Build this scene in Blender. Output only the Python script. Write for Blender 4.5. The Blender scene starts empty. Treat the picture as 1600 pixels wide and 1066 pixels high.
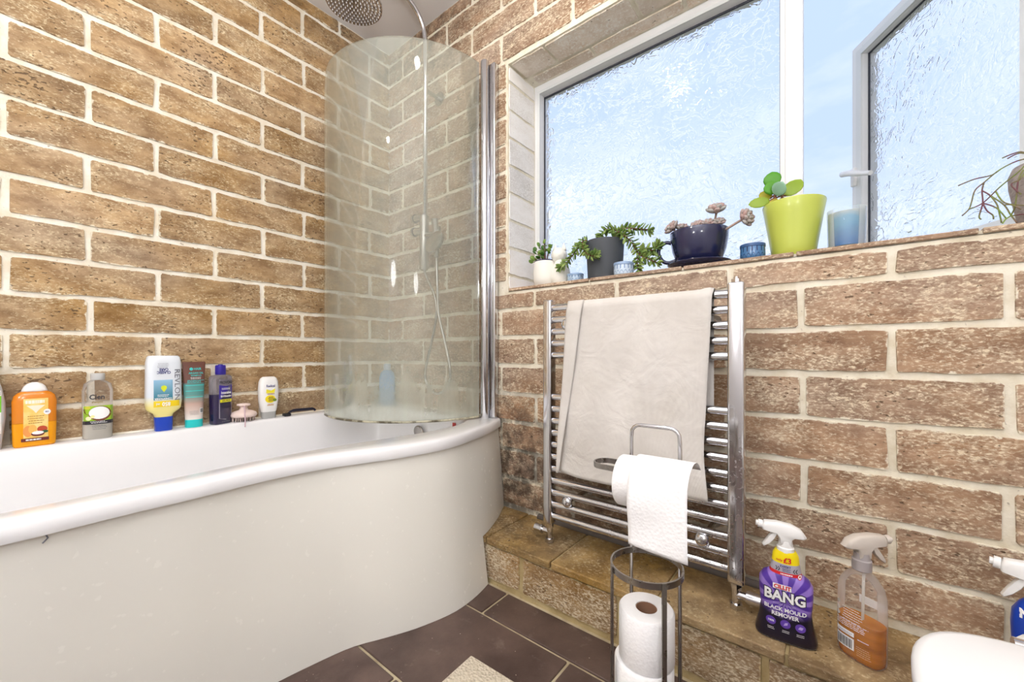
import bpy, bmesh, math, random
from mathutils import Vector, Matrix
from mathutils.geometry import tessellate_polygon
random.seed(11)
PI = math.pi
C = bpy.context.scene.collection
SC = bpy.context.scene

# ------------------------------------------------------------------ camera
cam_d = bpy.data.cameras.new('camera')
cam = bpy.data.objects.new('camera', cam_d)
C.objects.link(cam)
cam.location = (1.848, -1.256, 0.783)
cam.rotation_euler = (PI / 2, 0, math.radians(38.677))
cam_d.sensor_width = 36.0
cam_d.lens = 623.22 / 1600 * 36.0
cam_d.shift_y = (550.14 - 533.0) / 1600.0
cam_d.clip_start = 0.02
SC.camera = cam

# ------------------------------------------------------------------ sky
W = bpy.data.worlds.new('sky')
SC.world = W
W.use_nodes = True
wn = W.node_tree.nodes
wl = W.node_tree.links
bg = wn['Background']
tc = wn.new('ShaderNodeTexCoord')
wm = wn.new('ShaderNodeMapping'); wm.inputs['Scale'].default_value = (1.6, 1.6, 4.0)
cn = wn.new('ShaderNodeTexNoise'); cn.inputs['Scale'].default_value = 1.7; cn.inputs['Detail'].default_value = 7; cn.inputs['Roughness'].default_value = .55
cr = wn.new('ShaderNodeValToRGB')
cr.color_ramp.elements[0].position = .38; cr.color_ramp.elements[0].color = (.50, .635, .95, 1)
cr.color_ramp.elements[1].position = .66; cr.color_ramp.elements[1].color = (.80, .86, 1.0, 1)
sp = wn.new('ShaderNodeSeparateXYZ')
gr = wn.new('ShaderNodeValToRGB')      # below the horizon: hazy ground and roofs
gr.color_ramp.elements[0].position = .0; gr.color_ramp.elements[0].color = (1, 1, 1, 1)
gr.color_ramp.elements[1].position = .03; gr.color_ramp.elements[1].color = (0, 0, 0, 1)
mx = wn.new('ShaderNodeMix'); mx.data_type = 'RGBA'
mx.inputs[7].default_value = (.25, .27, .24, 1)
wl.new(tc.outputs['Generated'], wm.inputs['Vector']); wl.new(wm.outputs[0], cn.inputs['Vector'])
wl.new(cn.outputs['Fac'], cr.inputs['Fac']); wl.new(tc.outputs['Generated'], sp.inputs[0])
wl.new(sp.outputs['Z'], gr.inputs['Fac']); wl.new(gr.outputs['Color'], mx.inputs[0])
wl.new(cr.outputs['Color'], mx.inputs[6]); wl.new(mx.outputs[2], bg.inputs['Color'])
bg.inputs['Strength'].default_value = 1.0

# ------------------------------------------------------------------ lamps on the ceiling, then added fill lights behind the camera
def ceiling_lamp(x, y, size, watts, col=(1, .93, .82)):
    l = bpy.data.lights.new('ceiling_lamp_light', 'AREA')
    l.shape = 'DISK'; l.size = size; l.energy = watts; l.color = col
    o = bpy.data.objects.new('ceiling_lamp_light', l)
    o.location = (x, y, 2.355)
    C.objects.link(o)
ceiling_lamp(1.15, -0.75, .09, 4)
ceiling_lamp(0.95, -1.85, .09, 4)
def fill_point(x, y, z, r, watts):
    l = bpy.data.lights.new('fill_point_light', 'POINT')
    l.energy = watts; l.shadow_soft_size = r; l.color = (.96, .98, 1)
    o = bpy.data.objects.new('fill_point_light', l); o.location = (x, y, z); C.objects.link(o)
fill_point(1.30, -2.20, 1.45, .11, 9)      # added unseen point fills behind the camera, for frontal light and the ceiling
fill_point(2.45, -1.95, 1.45, .11, 9)
# added upward fill, no known lamp: the white ceiling throws its light back over the room
ul = bpy.data.lights.new('ceiling_fill_light', 'AREA'); ul.shape = 'DISK'; ul.size = .30; ul.energy = 30; ul.color = (.95, .975, 1)
uo = bpy.data.objects.new('ceiling_fill_light', ul); uo.location = (1.75, -1.55, 1.60); uo.rotation_euler = (PI, 0, 0); C.objects.link(uo)

# ------------------------------------------------------------------ light paths (speed only)
cy = SC.cycles
cy.max_bounces = 7; cy.diffuse_bounces = 4; cy.glossy_bounces = 3; cy.transmission_bounces = 4; cy.transparent_max_bounces = 10
cy.caustics_reflective = False; cy.use_adaptive_sampling = True; cy.adaptive_threshold = .025

# ------------------------------------------------------------------ colour management
SC.view_settings.view_transform = 'Standard'
SC.view_settings.look = 'None'
SC.view_settings.gamma = 1.0
SC.view_settings.use_curve_mapping = False
SC.view_settings.exposure = 0.35

# ================================================================== helpers
def s2l(c):
    return tuple(((v / 255) / 12.92 if v <= 10 else (((v / 255) + .055) / 1.055) ** 2.4) for v in c)

def rgba(c):
    return (*s2l(c), 1)

def mat(name, col, rough=.5, metal=0., spec=.5, trans=0., bump=None, coat=0., alpha=1., sss=0.):
    m = bpy.data.materials.new(name); m.use_nodes = True
    nt = m.node_tree; b = nt.nodes['Principled BSDF']
    b.inputs['Base Color'].default_value = rgba(col)
    b.inputs['Roughness'].default_value = rough
    b.inputs['Metallic'].default_value = metal
    b.inputs['Specular IOR Level'].default_value = spec
    b.inputs['Transmission Weight'].default_value = trans
    b.inputs['Coat Weight'].default_value = coat
    b.inputs['Alpha'].default_value = alpha
    if sss:
        b.inputs['Subsurface Weight'].default_value = sss
        b.inputs['Subsurface Radius'].default_value = (.02, .015, .01)
    # slight procedural mottling so that nothing is perfectly flat
    g = nt.nodes.new('ShaderNodeNewGeometry')
    n = nt.nodes.new('ShaderNodeTexNoise'); n.inputs['Scale'].default_value = 60 if not bump else bump[0]; n.inputs['Detail'].default_value = 4
    nt.links.new(g.outputs['Position'], n.inputs['Vector'])
    if bump:
        bp = nt.nodes.new('ShaderNodeBump'); bp.inputs['Strength'].default_value = bump[1]; bp.inputs['Distance'].default_value = bump[2]
        nt.links.new(n.outputs['Fac'], bp.inputs['Height']); nt.links.new(bp.outputs['Normal'], b.inputs['Normal'])
    else:
        r = nt.nodes.new('ShaderNodeMapRange'); r.inputs['To Min'].default_value = max(0, rough - .04); r.inputs['To Max'].default_value = min(1, rough + .04)
        nt.links.new(n.outputs['Fac'], r.inputs['Value']); nt.links.new(r.outputs[0], b.inputs['Roughness'])
    return m

class NT:
    """small node-graph helper"""
    def __init__(s, name):
        s.m = bpy.data.materials.new(name); s.m.use_nodes = True
        s.t = s.m.node_tree; s.b = s.t.nodes['Principled BSDF']; s.out = s.t.nodes['Material Output']
    def n(s, kind, **kw):
        x = s.t.nodes.new('ShaderNode' + kind)
        for k, v in kw.items():
            setattr(x, k, v)
        return x
    def l(s, a, b): s.t.links.new(a, b)
    def pos(s, scale):
        g = s.n('NewGeometry'); mp = s.n('Mapping'); mp.inputs['Scale'].default_value = scale
        s.l(g.outputs['Position'], mp.inputs['Vector']); return mp.outputs[0]
    def noise(s, vec, scale, detail=5, rough=.55, dist=0.):
        x = s.n('TexNoise'); x.inputs['Scale'].default_value = scale; x.inputs['Detail'].default_value = detail
        x.inputs['Roughness'].default_value = rough; x.inputs['Distortion'].default_value = dist
        s.l(vec, x.inputs['Vector']); return x.outputs['Fac']
    def rng(s, v, a, b, c=0., d=1.):
        x = s.n('MapRange'); x.inputs['From Min'].default_value = a; x.inputs['From Max'].default_value = b
        x.inputs['To Min'].default_value = c; x.inputs['To Max'].default_value = d
        s.l(v, x.inputs['Value']); return x.outputs[0]
    def math(s, op, a, b=None):
        x = s.n('Math', operation=op)
        for i, v in enumerate((a, b)):
            if v is None: continue
            if isinstance(v, (int, float)): x.inputs[i].default_value = v
            else: s.l(v, x.inputs[i])
        return x.outputs[0]
    def mix(s, f, a, b):
        x = s.n('Mix', data_type='RGBA')
        for i, v in ((0, f), (6, a), (7, b)):
            if isinstance(v, (int, float)): x.inputs[i].default_value = v
            elif isinstance(v, tuple): x.inputs[i].default_value = v if len(v) == 4 else (*v, 1)
            else: s.l(v, x.inputs[i])
        return x.outputs[2]
    def bump(s, hgt, strength, dist):
        x = s.n('Bump'); x.inputs['Strength'].default_value = strength; x.inputs['Distance'].default_value = dist
        s.l(hgt, x.inputs['Height']); return x.outputs['Normal']

def near(t, p, r0, r1):
    g = t.n('NewGeometry'); d = t.n('VectorMath', operation='DISTANCE')
    t.l(g.outputs['Position'], d.inputs[0]); d.inputs[1].default_value = p
    return t.rng(d.outputs['Value'], r0, r1, 1, 0)

def tile_mat(name, dark, mid, light, speck=(232, 215, 178), speck_lo=.60, pit_lo=.66, mould=None, zsq=2.0, rough=.62, edge=(238, 230, 210)):
    """tumbled stone brick tile: clouded body, chalky flecks, open pits"""
    t = NT(name)
    v = t.pos((1, 1, zsq))
    oi = t.n('ObjectInfo')
    cloud = t.noise(v, 11, 8, .68)
    big = t.noise(v, 2.3, 2)
    body = t.mix(t.rng(cloud, .38, .62), rgba(dark), rgba(light))
    body = t.mix(.25, body, rgba(mid))
    tint = t.rng(oi.outputs['Random'], 0, 1, .82, 1.14)
    hs = t.n('HueSaturation'); t.l(body, hs.inputs['Color']); t.l(tint, hs.inputs['Value'])
    t.l(t.rng(big, .3, .7, .80, 1.15), hs.inputs['Saturation'])
    body = hs.outputs['Color']
    med = t.noise(v, 7, 2)
    fine = t.noise(v, 115, 4, .62, .5)
    dust = t.rng(t.math('ADD', fine, t.math('MULTIPLY', t.math('SUBTRACT', med, .5), .45)), speck_lo - .14, speck_lo - .02)
    body = t.mix(t.math('MULTIPLY', dust, .38), body, rgba(speck))
    sparse = t.math('ADD', fine, t.math('MULTIPLY', t.math('SUBTRACT', med, .5), .38))
    fl = t.rng(sparse, speck_lo, speck_lo + .03)
    body = t.mix(t.math('MULTIPLY', fl, .85), body, rgba(speck))
    pn = t.math('ADD', t.noise(v, 75, 2, .5, .3), t.math('MULTIPLY', t.math('SUBTRACT', cloud, .5), .30))
    pn = t.math('ADD', pn, t.math('MULTIPLY', t.math('SUBTRACT', t.noise(t.pos((1, 1, 1)), 4.5, 2), .5), .42))
    pits = t.rng(pn, pit_lo, pit_lo + .05)
    body = t.mix(t.math('MULTIPLY', pits, .85), body, rgba((92, 70, 50)))
    # mortar smeared raggedly over the arrises
    tco = t.n('TexCoord'); sx_ = t.n('SeparateXYZ'); t.l(tco.outputs['Object'], sx_.inputs[0])
    sc_ = t.n('SeparateColor'); t.l(oi.outputs['Color'], sc_.inputs[0])
    eu = t.math('SUBTRACT', t.math('MULTIPLY', sc_.outputs[0], .5), t.math('MAXIMUM', t.math('ABSOLUTE', sx_.outputs['X']), t.math('ABSOLUTE', sx_.outputs['Y'])))
    ev = t.math('SUBTRACT', t.math('MULTIPLY', sc_.outputs[1], .5), t.math('ABSOLUTE', sx_.outputs['Z']))
    ed = t.math('ADD', t.math('MINIMUM', eu, ev), t.math('MULTIPLY', t.math('SUBTRACT', t.noise(t.pos((1, 1, 1)), 48, 4, .65), .47), .030))
    body = t.mix(t.rng(ed, .0005, .0035, .9, 0), body, rgba(edge))
    if mould:
        for p, r, amt in mould:
            mk = t.math('MULTIPLY', near(t, p, r * .25, r), t.rng(t.noise(t.pos((1, 1, 1)), 16, 6, .7), .40, .60, 0, amt))
            body = t.mix(mk, body, rgba((52, 42, 36)))
    t.l(body, t.b.inputs['Base Color'])
    t.b.inputs['Roughness'].default_value = rough
    t.b.inputs['Specular IOR Level'].default_value = .35
    hgt = t.math('SUBTRACT', t.math('ADD', t.math('MULTIPLY', cloud, .6), t.math('MULTIPLY', fine, .3)), t.math('MULTIPLY', pits, 1.0))
    t.l(t.bump(hgt, .55, .004), t.b.inputs['Normal'])
    return t.m

def mortar_mat(name, col=(243, 234, 210), dark=(214, 198, 162), mould=None):
    t = NT(name)
    v = t.pos((1, 1, 1))
    c = t.mix(t.rng(t.noise(v, 14, 6, .6), .40, .68), rgba(col), rgba(dark))
    c = t.mix(t.rng(t.noise(v, 60, 4), .66, .72, 0, .55), c, rgba((120, 95, 66)))
    if mould:
        for p, r, amt in mould:
            mk = t.math('MULTIPLY', near(t, p, r * .25, r), t.rng(t.noise(v, 16, 6, .7), .36, .54, 0, amt))
            c = t.mix(mk, c, rgba((48, 40, 34)))
    t.l(c, t.b.inputs['Base Color']); t.b.inputs['Roughness'].default_value = .85
    t.l(t.bump(t.noise(v, 120, 5), .5, .003), t.b.inputs['Normal'])
    return t.m

class MB:
    """collects geometry for ONE mesh object"""
    def __init__(s): s.v = []; s.f = []
    def add(s, vs, fs):
        o = len(s.v); s.v += [tuple(p) for p in vs]; s.f += [tuple(i + o for i in f) for f in fs]; return s
    def box(s, x0, x1, y0, y1, z0, z1, bev=0.):
        if bev <= 0:
            return s.add([(x0, y0, z0), (x1, y0, z0), (x1, y1, z0), (x0, y1, z0), (x0, y0, z1), (x1, y0, z1), (x1, y1, z1), (x0, y1, z1)],
                         [(3, 2, 1, 0), (4, 5, 6, 7), (0, 1, 5, 4), (1, 2, 6, 5), (2, 3, 7, 6), (3, 0, 4, 7)])
        bm = bmesh.new()
        bmesh.ops.create_cube(bm, size=1)
        for p in bm.verts:
            p.co = Vector(((x0 + x1) / 2 + p.co.x * (x1 - x0), (y0 + y1) / 2 + p.co.y * (y1 - y0), (z0 + z1) / 2 + p.co.z * (z1 - z0)))
        bmesh.ops.bevel(bm, geom=bm.edges[:], offset=bev, segments=3, affect='EDGES', profile=.5)
        bm.verts.index_update()
        s.add([p.co[:] for p in bm.verts], [[q.index for q in f.verts] for f in bm.faces]); bm.free(); return s
    def rings(s, rings, cap0=True, cap1=True, closed=False):
        n = len(rings[0]); o = len(s.v)
        for r in rings: s.v += [tuple(p) for p in r]
        m = len(rings)
        for k in range(m if closed else m - 1):
            a = o + k * n; b = o + ((k + 1) % m) * n
            for i in range(n):
                j = (i + 1) % n
                s.f.append((a + i, a + j, b + j, b + i))
        if not closed:
            if cap0: s.f.append(tuple(o + i for i in range(n))[::-1])
            if cap1: s.f.append(tuple(o + (m - 1) * n + i for i in range(n)))
        return s
    def lathe(s, prof, n=32, cx=0, cy=0, cap0=True, cap1=True):
        return s.rings([[(cx + r * math.cos(2 * PI * i / n), cy + r * math.sin(2 * PI * i / n), z) for i in range(n)] for z, r in prof], cap0, cap1)
    def loft(s, prof, n=36):
        """superellipse cross sections: (z, half width, half depth, exponent)"""
        R = []
        for z, a, b, e in prof:
            r = []
            for i in range(n):
                t = 2 * PI * (i + .5) / n; c_, s_ = math.cos(t), math.sin(t)
                r.append((a * math.copysign(abs(c_) ** (2 / e), c_), b * math.copysign(abs(s_) ** (2 / e), s_), z))
            R.append(r)
        return s.rings(R)
    def tube(s, path, r, n=10, closed=False, flat=None):
        """sweep; r may be a list; flat=(half width, half height) gives a strip standing on z"""
        P = [Vector(p) for p in path]; m = len(P)
        R = r if isinstance(r, (list, tuple)) else [r] * m
        rings = []; up = Vector((0, 0, 1)); prev = None
        for k in range(m):
            if closed: t = P[(k + 1) % m] - P[k - 1]
            else: t = P[min(k + 1, m - 1)] - P[max(k - 1, 0)]
            t.normalize()
            if flat:
                side = t.cross(up).normalized() if abs(t.z) < .99 else Vector((1, 0, 0)); u2 = side.cross(t).normalized()
                w, h = flat
                rings.append([P[k] + side * a * w + u2 * b * h for a, b in ((-1, -1), (1, -1), (1, 1), (-1, 1))])
                continue
            if prev is None:
                a = t.orthogonal().normalized()
            else:
                a = (prev - t * prev.dot(t))
                a = a.normalized() if a.length > 1e-6 else t.orthogonal().normalized()
            prev = a; b = t.cross(a)
            rings.append([P[k] + (a * math.cos(2 * PI * i / n) + b * math.sin(2 * PI * i / n)) * R[k] for i in range(n)])
        return s.rings(rings, closed=closed)
    def cyl(s, p0, p1, r, n=18): return s.tube([p0, p1], r, n)
    def grid(s, fn, nu, nv):
        vs = [fn(i / nu, j / nv) for j in range(nv + 1) for i in range(nu + 1)]
        fs = [(j * (nu + 1) + i, j * (nu + 1) + i + 1, (j + 1) * (nu + 1) + i + 1, (j + 1) * (nu + 1) + i) for j in range(nv) for i in range(nu)]
        return s.add(vs, fs)
    def pillow(s, prof, half, axis_y=0., round_=.82):
        """side profile (x,z) given thickness along y with softened edges"""
        cx = sum(p[0] for p in prof) / len(prof); cz = sum(p[1] for p in prof) / len(prof)
        def lay(k, y): return [(cx + (x - cx) * k, axis_y + y, cz + (z - cz) * k) for x, z in prof]
        ks = [(round_, -half), (.95, -half * .8), (1, -half * .4), (1, half * .4), (.95, half * .8), (round_, half)]
        o = len(s.v); n = len(prof)
        L = [lay(k, y) for k, y in ks]
        for l in L: s.v += l
        for a in range(len(L) - 1):
            for i in range(n):
                j = (i + 1) % n
                s.f.append((o + a * n + i, o + a * n + j, o + (a + 1) * n + j, o + (a + 1) * n + i))
        tri = tessellate_polygon([[Vector((p[0], p[2], 0)) for p in L[0]]])
        for t in tri:
            s.f.append(tuple(o + i for i in t)); s.f.append(tuple(o + (len(L) - 1) * n + i for i in t))
        return s
    def xf(s, M):
        s.v = [tuple(M @ Vector(p)) for p in s.v]; return s
    def mesh(s, name, m=None, smooth=False, ang=None):
        me = bpy.data.meshes.new(name); me.from_pydata(s.v, [], s.f)
        bm = bmesh.new(); bm.from_mesh(me); bmesh.ops.recalc_face_normals(bm, faces=bm.faces[:]); bm.to_mesh(me); bm.free()
        if m: me.materials.append(m)
        if smooth: me.shade_smooth()
        if ang: me.set_sharp_from_angle(angle=math.radians(ang))
        return me
    def build(s, name, m, parent=None, smooth=False, ang=None, loc=None):
        o = bpy.data.objects.new(name, s.mesh(name, m, smooth or bool(ang), ang)); C.objects.link(o)
        if parent: o.parent = parent
        if loc: o.location = loc
        return o

def tag(o, label, cat, group=None, kind=None):
    o['label'] = label; o['category'] = cat
    if group: o['group'] = group
    if kind: o['kind'] = kind
    return o

def thing(name, label, cat, loc=(0, 0, 0), rz=0., group=None):
    o = bpy.data.objects.new(name, None); o.empty_display_size = .05; C.objects.link(o)
    o.location = loc; o.rotation_euler = (0, 0, math.radians(rz))
    return tag(o, label, cat, group)

def inst(name, me, parent, M, mt=None):
    o = bpy.data.objects.new(name, me); C.objects.link(o); o.parent = parent; o.matrix_basis = M
    return o

def interp(pts, y):
    """smooth interpolation through (y, value) pairs sorted by y"""
    if y <= pts[0][0]: return pts[0][1]
    if y >= pts[-1][0]: return pts[-1][1]
    for k in range(len(pts) - 1):
        if pts[k][0] <= y <= pts[k + 1][0]:
            p0 = pts[max(k - 1, 0)]; p1 = pts[k]; p2 = pts[k + 1]; p3 = pts[min(k + 2, len(pts) - 1)]
            h = p2[0] - p1[0]; t = (y - p1[0]) / h
            m1 = (p2[1] - p0[1]) / max(1e-6, p2[0] - p0[0]) * h; m2 = (p3[1] - p1[1]) / max(1e-6, p3[0] - p1[0]) * h
            return (2 * t**3 - 3 * t**2 + 1) * p1[1] + (t**3 - 2 * t**2 + t) * m1 + (-2 * t**3 + 3 * t**2) * p2[1] + (t**3 - t**2) * m2

def smooth_path(pts, k=6):
    P = [Vector(p) for p in pts]; out = []
    for i in range(len(P) - 1):
        a = P[max(i - 1, 0)]; b = P[i]; c = P[i + 1]; d = P[min(i + 2, len(P) - 1)]
        for j in range(k):
            t = j / k
            out.append(.5 * ((2 * b) + (c - a) * t + (2 * a - 5 * b + 4 * c - d) * t * t + (-a + 3 * b - 3 * c + d) * t**3))
    out.append(P[-1]); return out

# printed marks: flat lettering and label shapes laid on a bottle's front surface ------------------------------
_font_cache = {}
def text_mesh(txt, size, bold=0.):
    key = (txt, size, bold)
    if key in _font_cache: return _font_cache[key]
    cu = bpy.data.curves.new('lettering', 'FONT'); cu.body = txt; cu.size = size; cu.align_x = 'CENTER'; cu.align_y = 'CENTER'
    cu.offset = bold * size; cu.resolution_u = 2
    ob = bpy.data.objects.new('lettering', cu); C.objects.link(ob)
    dg = bpy.context.evaluated_depsgraph_get(); dg.update()
    me = bpy.data.meshes.new_from_object(ob.evaluated_get(dg))
    res = ([tuple(v.co) for v in me.vertices], [tuple(p.vertices) for p in me.polygons])
    bpy.data.objects.remove(ob); bpy.data.curves.remove(cu); bpy.data.meshes.remove(me)
    _font_cache[key] = res
    return res

class Face:
    """front surface of a bottle, used to lay print on it"""
    def __init__(s, prof): s.p = prof
    def y(s, x, z):
        p = s.p
        if z <= p[0][0]: q = p[0]
        elif z >= p[-1][0]: q = p[-1]
        else:
            for k in range(len(p) - 1):
                if p[k][0] <= z <= p[k + 1][0]:
                    t = (z - p[k][0]) / max(1e-9, p[k + 1][0] - p[k][0])
                    q = tuple(p[k][i] + (p[k + 1][i] - p[k][i]) * t for i in range(4)); break
        u = min(.999, abs(x / q[1]))
        return -q[2] * (1 - u ** q[3]) ** (1 / q[3])
    def rect(s, name, x0, x1, z0, z1, m, parent, off=.0008, nx=10, nz=6):
        return MB().grid(lambda u, v: (x0 + (x1 - x0) * u, s.y(x0 + (x1 - x0) * u, z0 + (z1 - z0) * v) - off, z0 + (z1 - z0) * v), nx, nz).build(name, m, parent)
    def poly(s, name, pts, m, parent, off=.0010):
        b = MB(); tri = tessellate_polygon([[Vector((x, z, 0)) for x, z in pts]])
        b.add([(x, s.y(x, z) - off, z) for x, z in pts], tri); return b.build(name, m, parent)
    def disc(s, name, cx, cz, rx, rz, m, parent, off=.0010, n=20):
        pts = [(cx, cz)] + [(cx + rx * k * math.cos(2 * PI * i / n), cz + rz * k * math.sin(2 * PI * i / n)) for k in (.55, 1) for i in range(n)]
        f = [(0, 1 + i, 1 + (i + 1) % n) for i in range(n)] + [(1 + i, 1 + n + i, 1 + n + (i + 1) % n, 1 + (i + 1) % n) for i in range(n)]
        return MB().add([(x, s.y(x, z) - off, z) for x, z in pts], f).build(name, m, parent)
    def text(s, txt, x, z, size, m, parent, rot=0., bold=.015, off=.0016, sx=1., name='lettering'):
        V, F = text_mesh(txt, size, bold); c, q = math.cos(math.radians(rot)), math.sin(math.radians(rot)); out = []
        for a, b_, _ in V:
            a *= sx
            X = x + a * c - b_ * q; Z = z + a * q + b_ * c
            out.append((X, s.y(X, Z) - off, Z))
        return MB().add(out, F).build(name, m, parent)
    def lines(s, name, x0, x1, z, n, dz, m, parent, h=.0012, off=.0014, seed=0):
        """rows of print too small to read"""
        r = random.Random(seed); b = MB()
        for k in range(n):
            zz = z - k * dz; a = x0 + r.random() * .1 * (x1 - x0); e = x1 - r.random() * .2 * (x1 - x0); x = a
            while x < e:
                w = min(e - x, (x1 - x0) * (.06 + .12 * r.random()))
                b.add([(x, s.y(x, zz) - off, zz), (x + w, s.y(x + w, zz) - off, zz), (x + w, s.y(x + w, zz + h) - off, zz + h), (x, s.y(x, zz + h) - off, zz + h)], [(0, 1, 2, 3)])
                x += w + (x1 - x0) * .025
        return b.build(name, m, parent)

# ================================================================== materials
MOULD_SHADE_B = [((.82, 0, .40), .34, .78), ((.84, 0, .22), .24, .7), ((1.35, 0, .20), .50, .6)]  # mould stains; the last patch is dirt plus painted shade behind the rail
M = {}
M['tile_left'] = tile_mat('stone_tile_ochre', (136, 104, 68), (168, 134, 92), (200, 168, 126), speck_lo=.65, pit_lo=.665,
                          mould=[((0, .0, 2.40), .42, .7), ((0, -.45, 2.40), .30, .5), ((0, -1.5, .50), .4, .6)])
M['tile_back'] = tile_mat('stone_tile_brown', (128, 98, 76), (162, 129, 104), (188, 156, 128), speck=(228, 212, 184), speck_lo=.60, pit_lo=.69, mould=MOULD_SHADE_B + [((.3, 0, 2.40), .5, .7)])
M['tile_reveal'] = tile_mat('stone_tile_pale', (206, 186, 164), (224, 208, 190), (236, 224, 210), speck=(246, 240, 230), speck_lo=.60, pit_lo=.74)  # soffit copy of the wall stone, lightened in colour in place of light
M['tile_daylit'] = tile_mat('stone_tile_daylit', (232, 226, 218), (242, 237, 231), (247, 243, 239), speck=(250, 247, 243), speck_lo=.55, pit_lo=.80)  # near-white copy of the wall stone, overexposed window light put into the colour
M['tile_ledge'] = tile_mat('stone_tile_golden', (116, 90, 56), (154, 124, 80), (184, 154, 104), speck=(214, 196, 160), speck_lo=.66, pit_lo=.69, mould=[((1.0, -.12, .153), .30, .45), ((1.45, 0, .153), .32, .5)])
M['tile_step'] = tile_mat('stone_tile_step', (126, 96, 64), (160, 126, 88), (182, 150, 108), speck=(222, 208, 180), speck_lo=.57, pit_lo=.68, edge=(196, 176, 132))
M['mortar_left'] = mortar_mat('mortar_cream', (246, 241, 228), (228, 216, 192), mould=[((0, -1.5, .50), .4, .5)])
M['mortar_back'] = mortar_mat('mortar_cream_worn', (238, 231, 214), (214, 202, 176), mould=MOULD_SHADE_B)
M['mortar_step'] = mortar_mat('mortar_step', (196, 176, 132), (168, 146, 100))
M['paint'] = mat('white_paint', (232, 229, 228), .8, bump=(40, .15, .003))
M['upvc'] = mat('white_upvc', (238, 238, 238), .3)
M['upvc_side'] = mat('white_upvc_bead', (226, 228, 228), .35)
M['gasket'] = mat('black_gasket', (58, 60, 70), .6)
M['bath'] = mat('white_acrylic', (240, 240, 242), .16, coat=.3)
M['panel'] = mat('cream_acrylic', (236, 234, 226), .26)
M['chrome'] = mat('chrome', (214, 214, 218), .10, metal=1.)
M['chrome_dull'] = mat('brushed_chrome', (176, 172, 168), .24, metal=1.)
M['steel_strip'] = mat('satin_steel', (158, 154, 150), .28, metal=1.)
M['black'] = mat('black_plastic', (22, 22, 30), .45)
M['white_pl'] = mat('white_plastic', (244, 243, 242), .35)
M['print_white'] = mat('white_print', (250, 250, 250), .5)
M['print_dark'] = mat('dark_print', (40, 38, 48), .5)
M['print_navy'] = mat('navy_print', (38, 42, 120), .5)
M['print_grey'] = mat('grey_print', (120, 122, 132), .4)

# ---- limescale glass of the bath screen
t = NT('hazy_screen_glass')
v = t.pos((34, 34, 2.0)); v1 = t.pos((1, 1, 1))
geo = t.n('NewGeometry'); sx = t.n('SeparateXYZ'); t.l(geo.outputs['Position'], sx.inputs[0])
low = t.rng(sx.outputs['Z'], .52, 1.05, 1, 0)
low = t.math('POWER', low, 1.8)
haze = t.math('ADD', t.math('MULTIPLY', t.noise(v, 1.0, 5), .12), t.math('ADD', .115, t.math('MULTIPLY', t.math('MULTIPLY', low, t.rng(t.noise(t.pos((9, 9, 5)), 1.0, 4), .3, .7, .55, 1.2)), .19)))
haze = t.math('ADD', haze, t.math('MULTIPLY', t.rng(t.noise(v1, 420, 2), .5, .75), .05))
tr = t.n('BsdfTransparent'); tr.inputs['Color'].default_value = (.99, 1, .99, 1)
df = t.n('BsdfDiffuse'); df.inputs['Color'].default_value = rgba((238, 244, 230))
tl = t.n('BsdfTranslucent'); tl.inputs['Color'].default_value = rgba((243, 243, 230))
mm = t.n('MixShader'); mm.inputs[0].default_value = .35; t.l(df.outputs[0], mm.inputs[1]); t.l(tl.outputs[0], mm.inputs[2])
m1 = t.n('MixShader'); t.l(haze, m1.inputs[0]); t.l(tr.outputs[0], m1.inputs[1]); t.l(mm.outputs[0], m1.inputs[2])
gl = t.n('BsdfGlossy'); gl.inputs['Roughness'].default_value = .03
fr = t.n('Fresnel'); fr.inputs['IOR'].default_value = 1.42
m2 = t.n('MixShader'); t.l(t.math('MULTIPLY', fr.outputs[0], .6), m2.inputs[0]); t.l(m1.outputs[0], m2.inputs[1]); t.l(gl.outputs[0], m2.inputs[2])
t.l(m2.outputs[0], t.out.inputs['Surface'])
M['screen_glass'] = t.m

# ---- obscured window glass with leaf-like creases
t = NT('obscured_window_glass')
tcn = t.n('TexCoord'); mp = t.n('Mapping'); mp.inputs['Scale'].default_value = (1, 1, 1)
t.l(tcn.outputs['Object'], mp.inputs['Vector'])
def crease(sc_, dist, width):
    a_ = t.noise(mp.outputs[0], sc_, 1.5, .5, dist)
    return t.rng(t.math('ABSOLUTE', t.math('SUBTRACT', a_, .5)), 0, width, 1, 0)
gate = t.rng(t.noise(mp.outputs[0], 13, 2), .42, .58)
gate2 = t.rng(t.noise(mp.outputs[0], 17, 2), .40, .56)
hgt = t.math('ADD', t.math('MULTIPLY', t.math('MULTIPLY', crease(15, 1.6, .035), gate), 1.5), t.math('MULTIPLY', t.math('MULTIPLY', crease(24, 1.2, .05), gate2), 1.0))
hgt = t.math('ADD', hgt, t.math('MULTIPLY', t.noise(mp.outputs[0], 30, 3, .5, .8), .9))
nrm = t.bump(hgt, .55, .0045)
rf = t.n('BsdfRefraction'); rf.inputs['IOR'].default_value = 1.30; rf.inputs['Roughness'].default_value = .03; rf.inputs['Color'].default_value = (.985, .99, 1, 1)
gl = t.n('BsdfGlossy'); gl.inputs['Roughness'].default_value = .02
t.l(nrm, rf.inputs['Normal']); t.l(nrm, gl.inputs['Normal'])
fr = t.n('Fresnel'); fr.inputs['IOR'].default_value = 1.35
mm = t.n('MixShader'); t.l(fr.outputs[0], mm.inputs[0]); t.l(rf.outputs[0], mm.inputs[1]); t.l(gl.outputs[0], mm.inputs[2])
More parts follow.
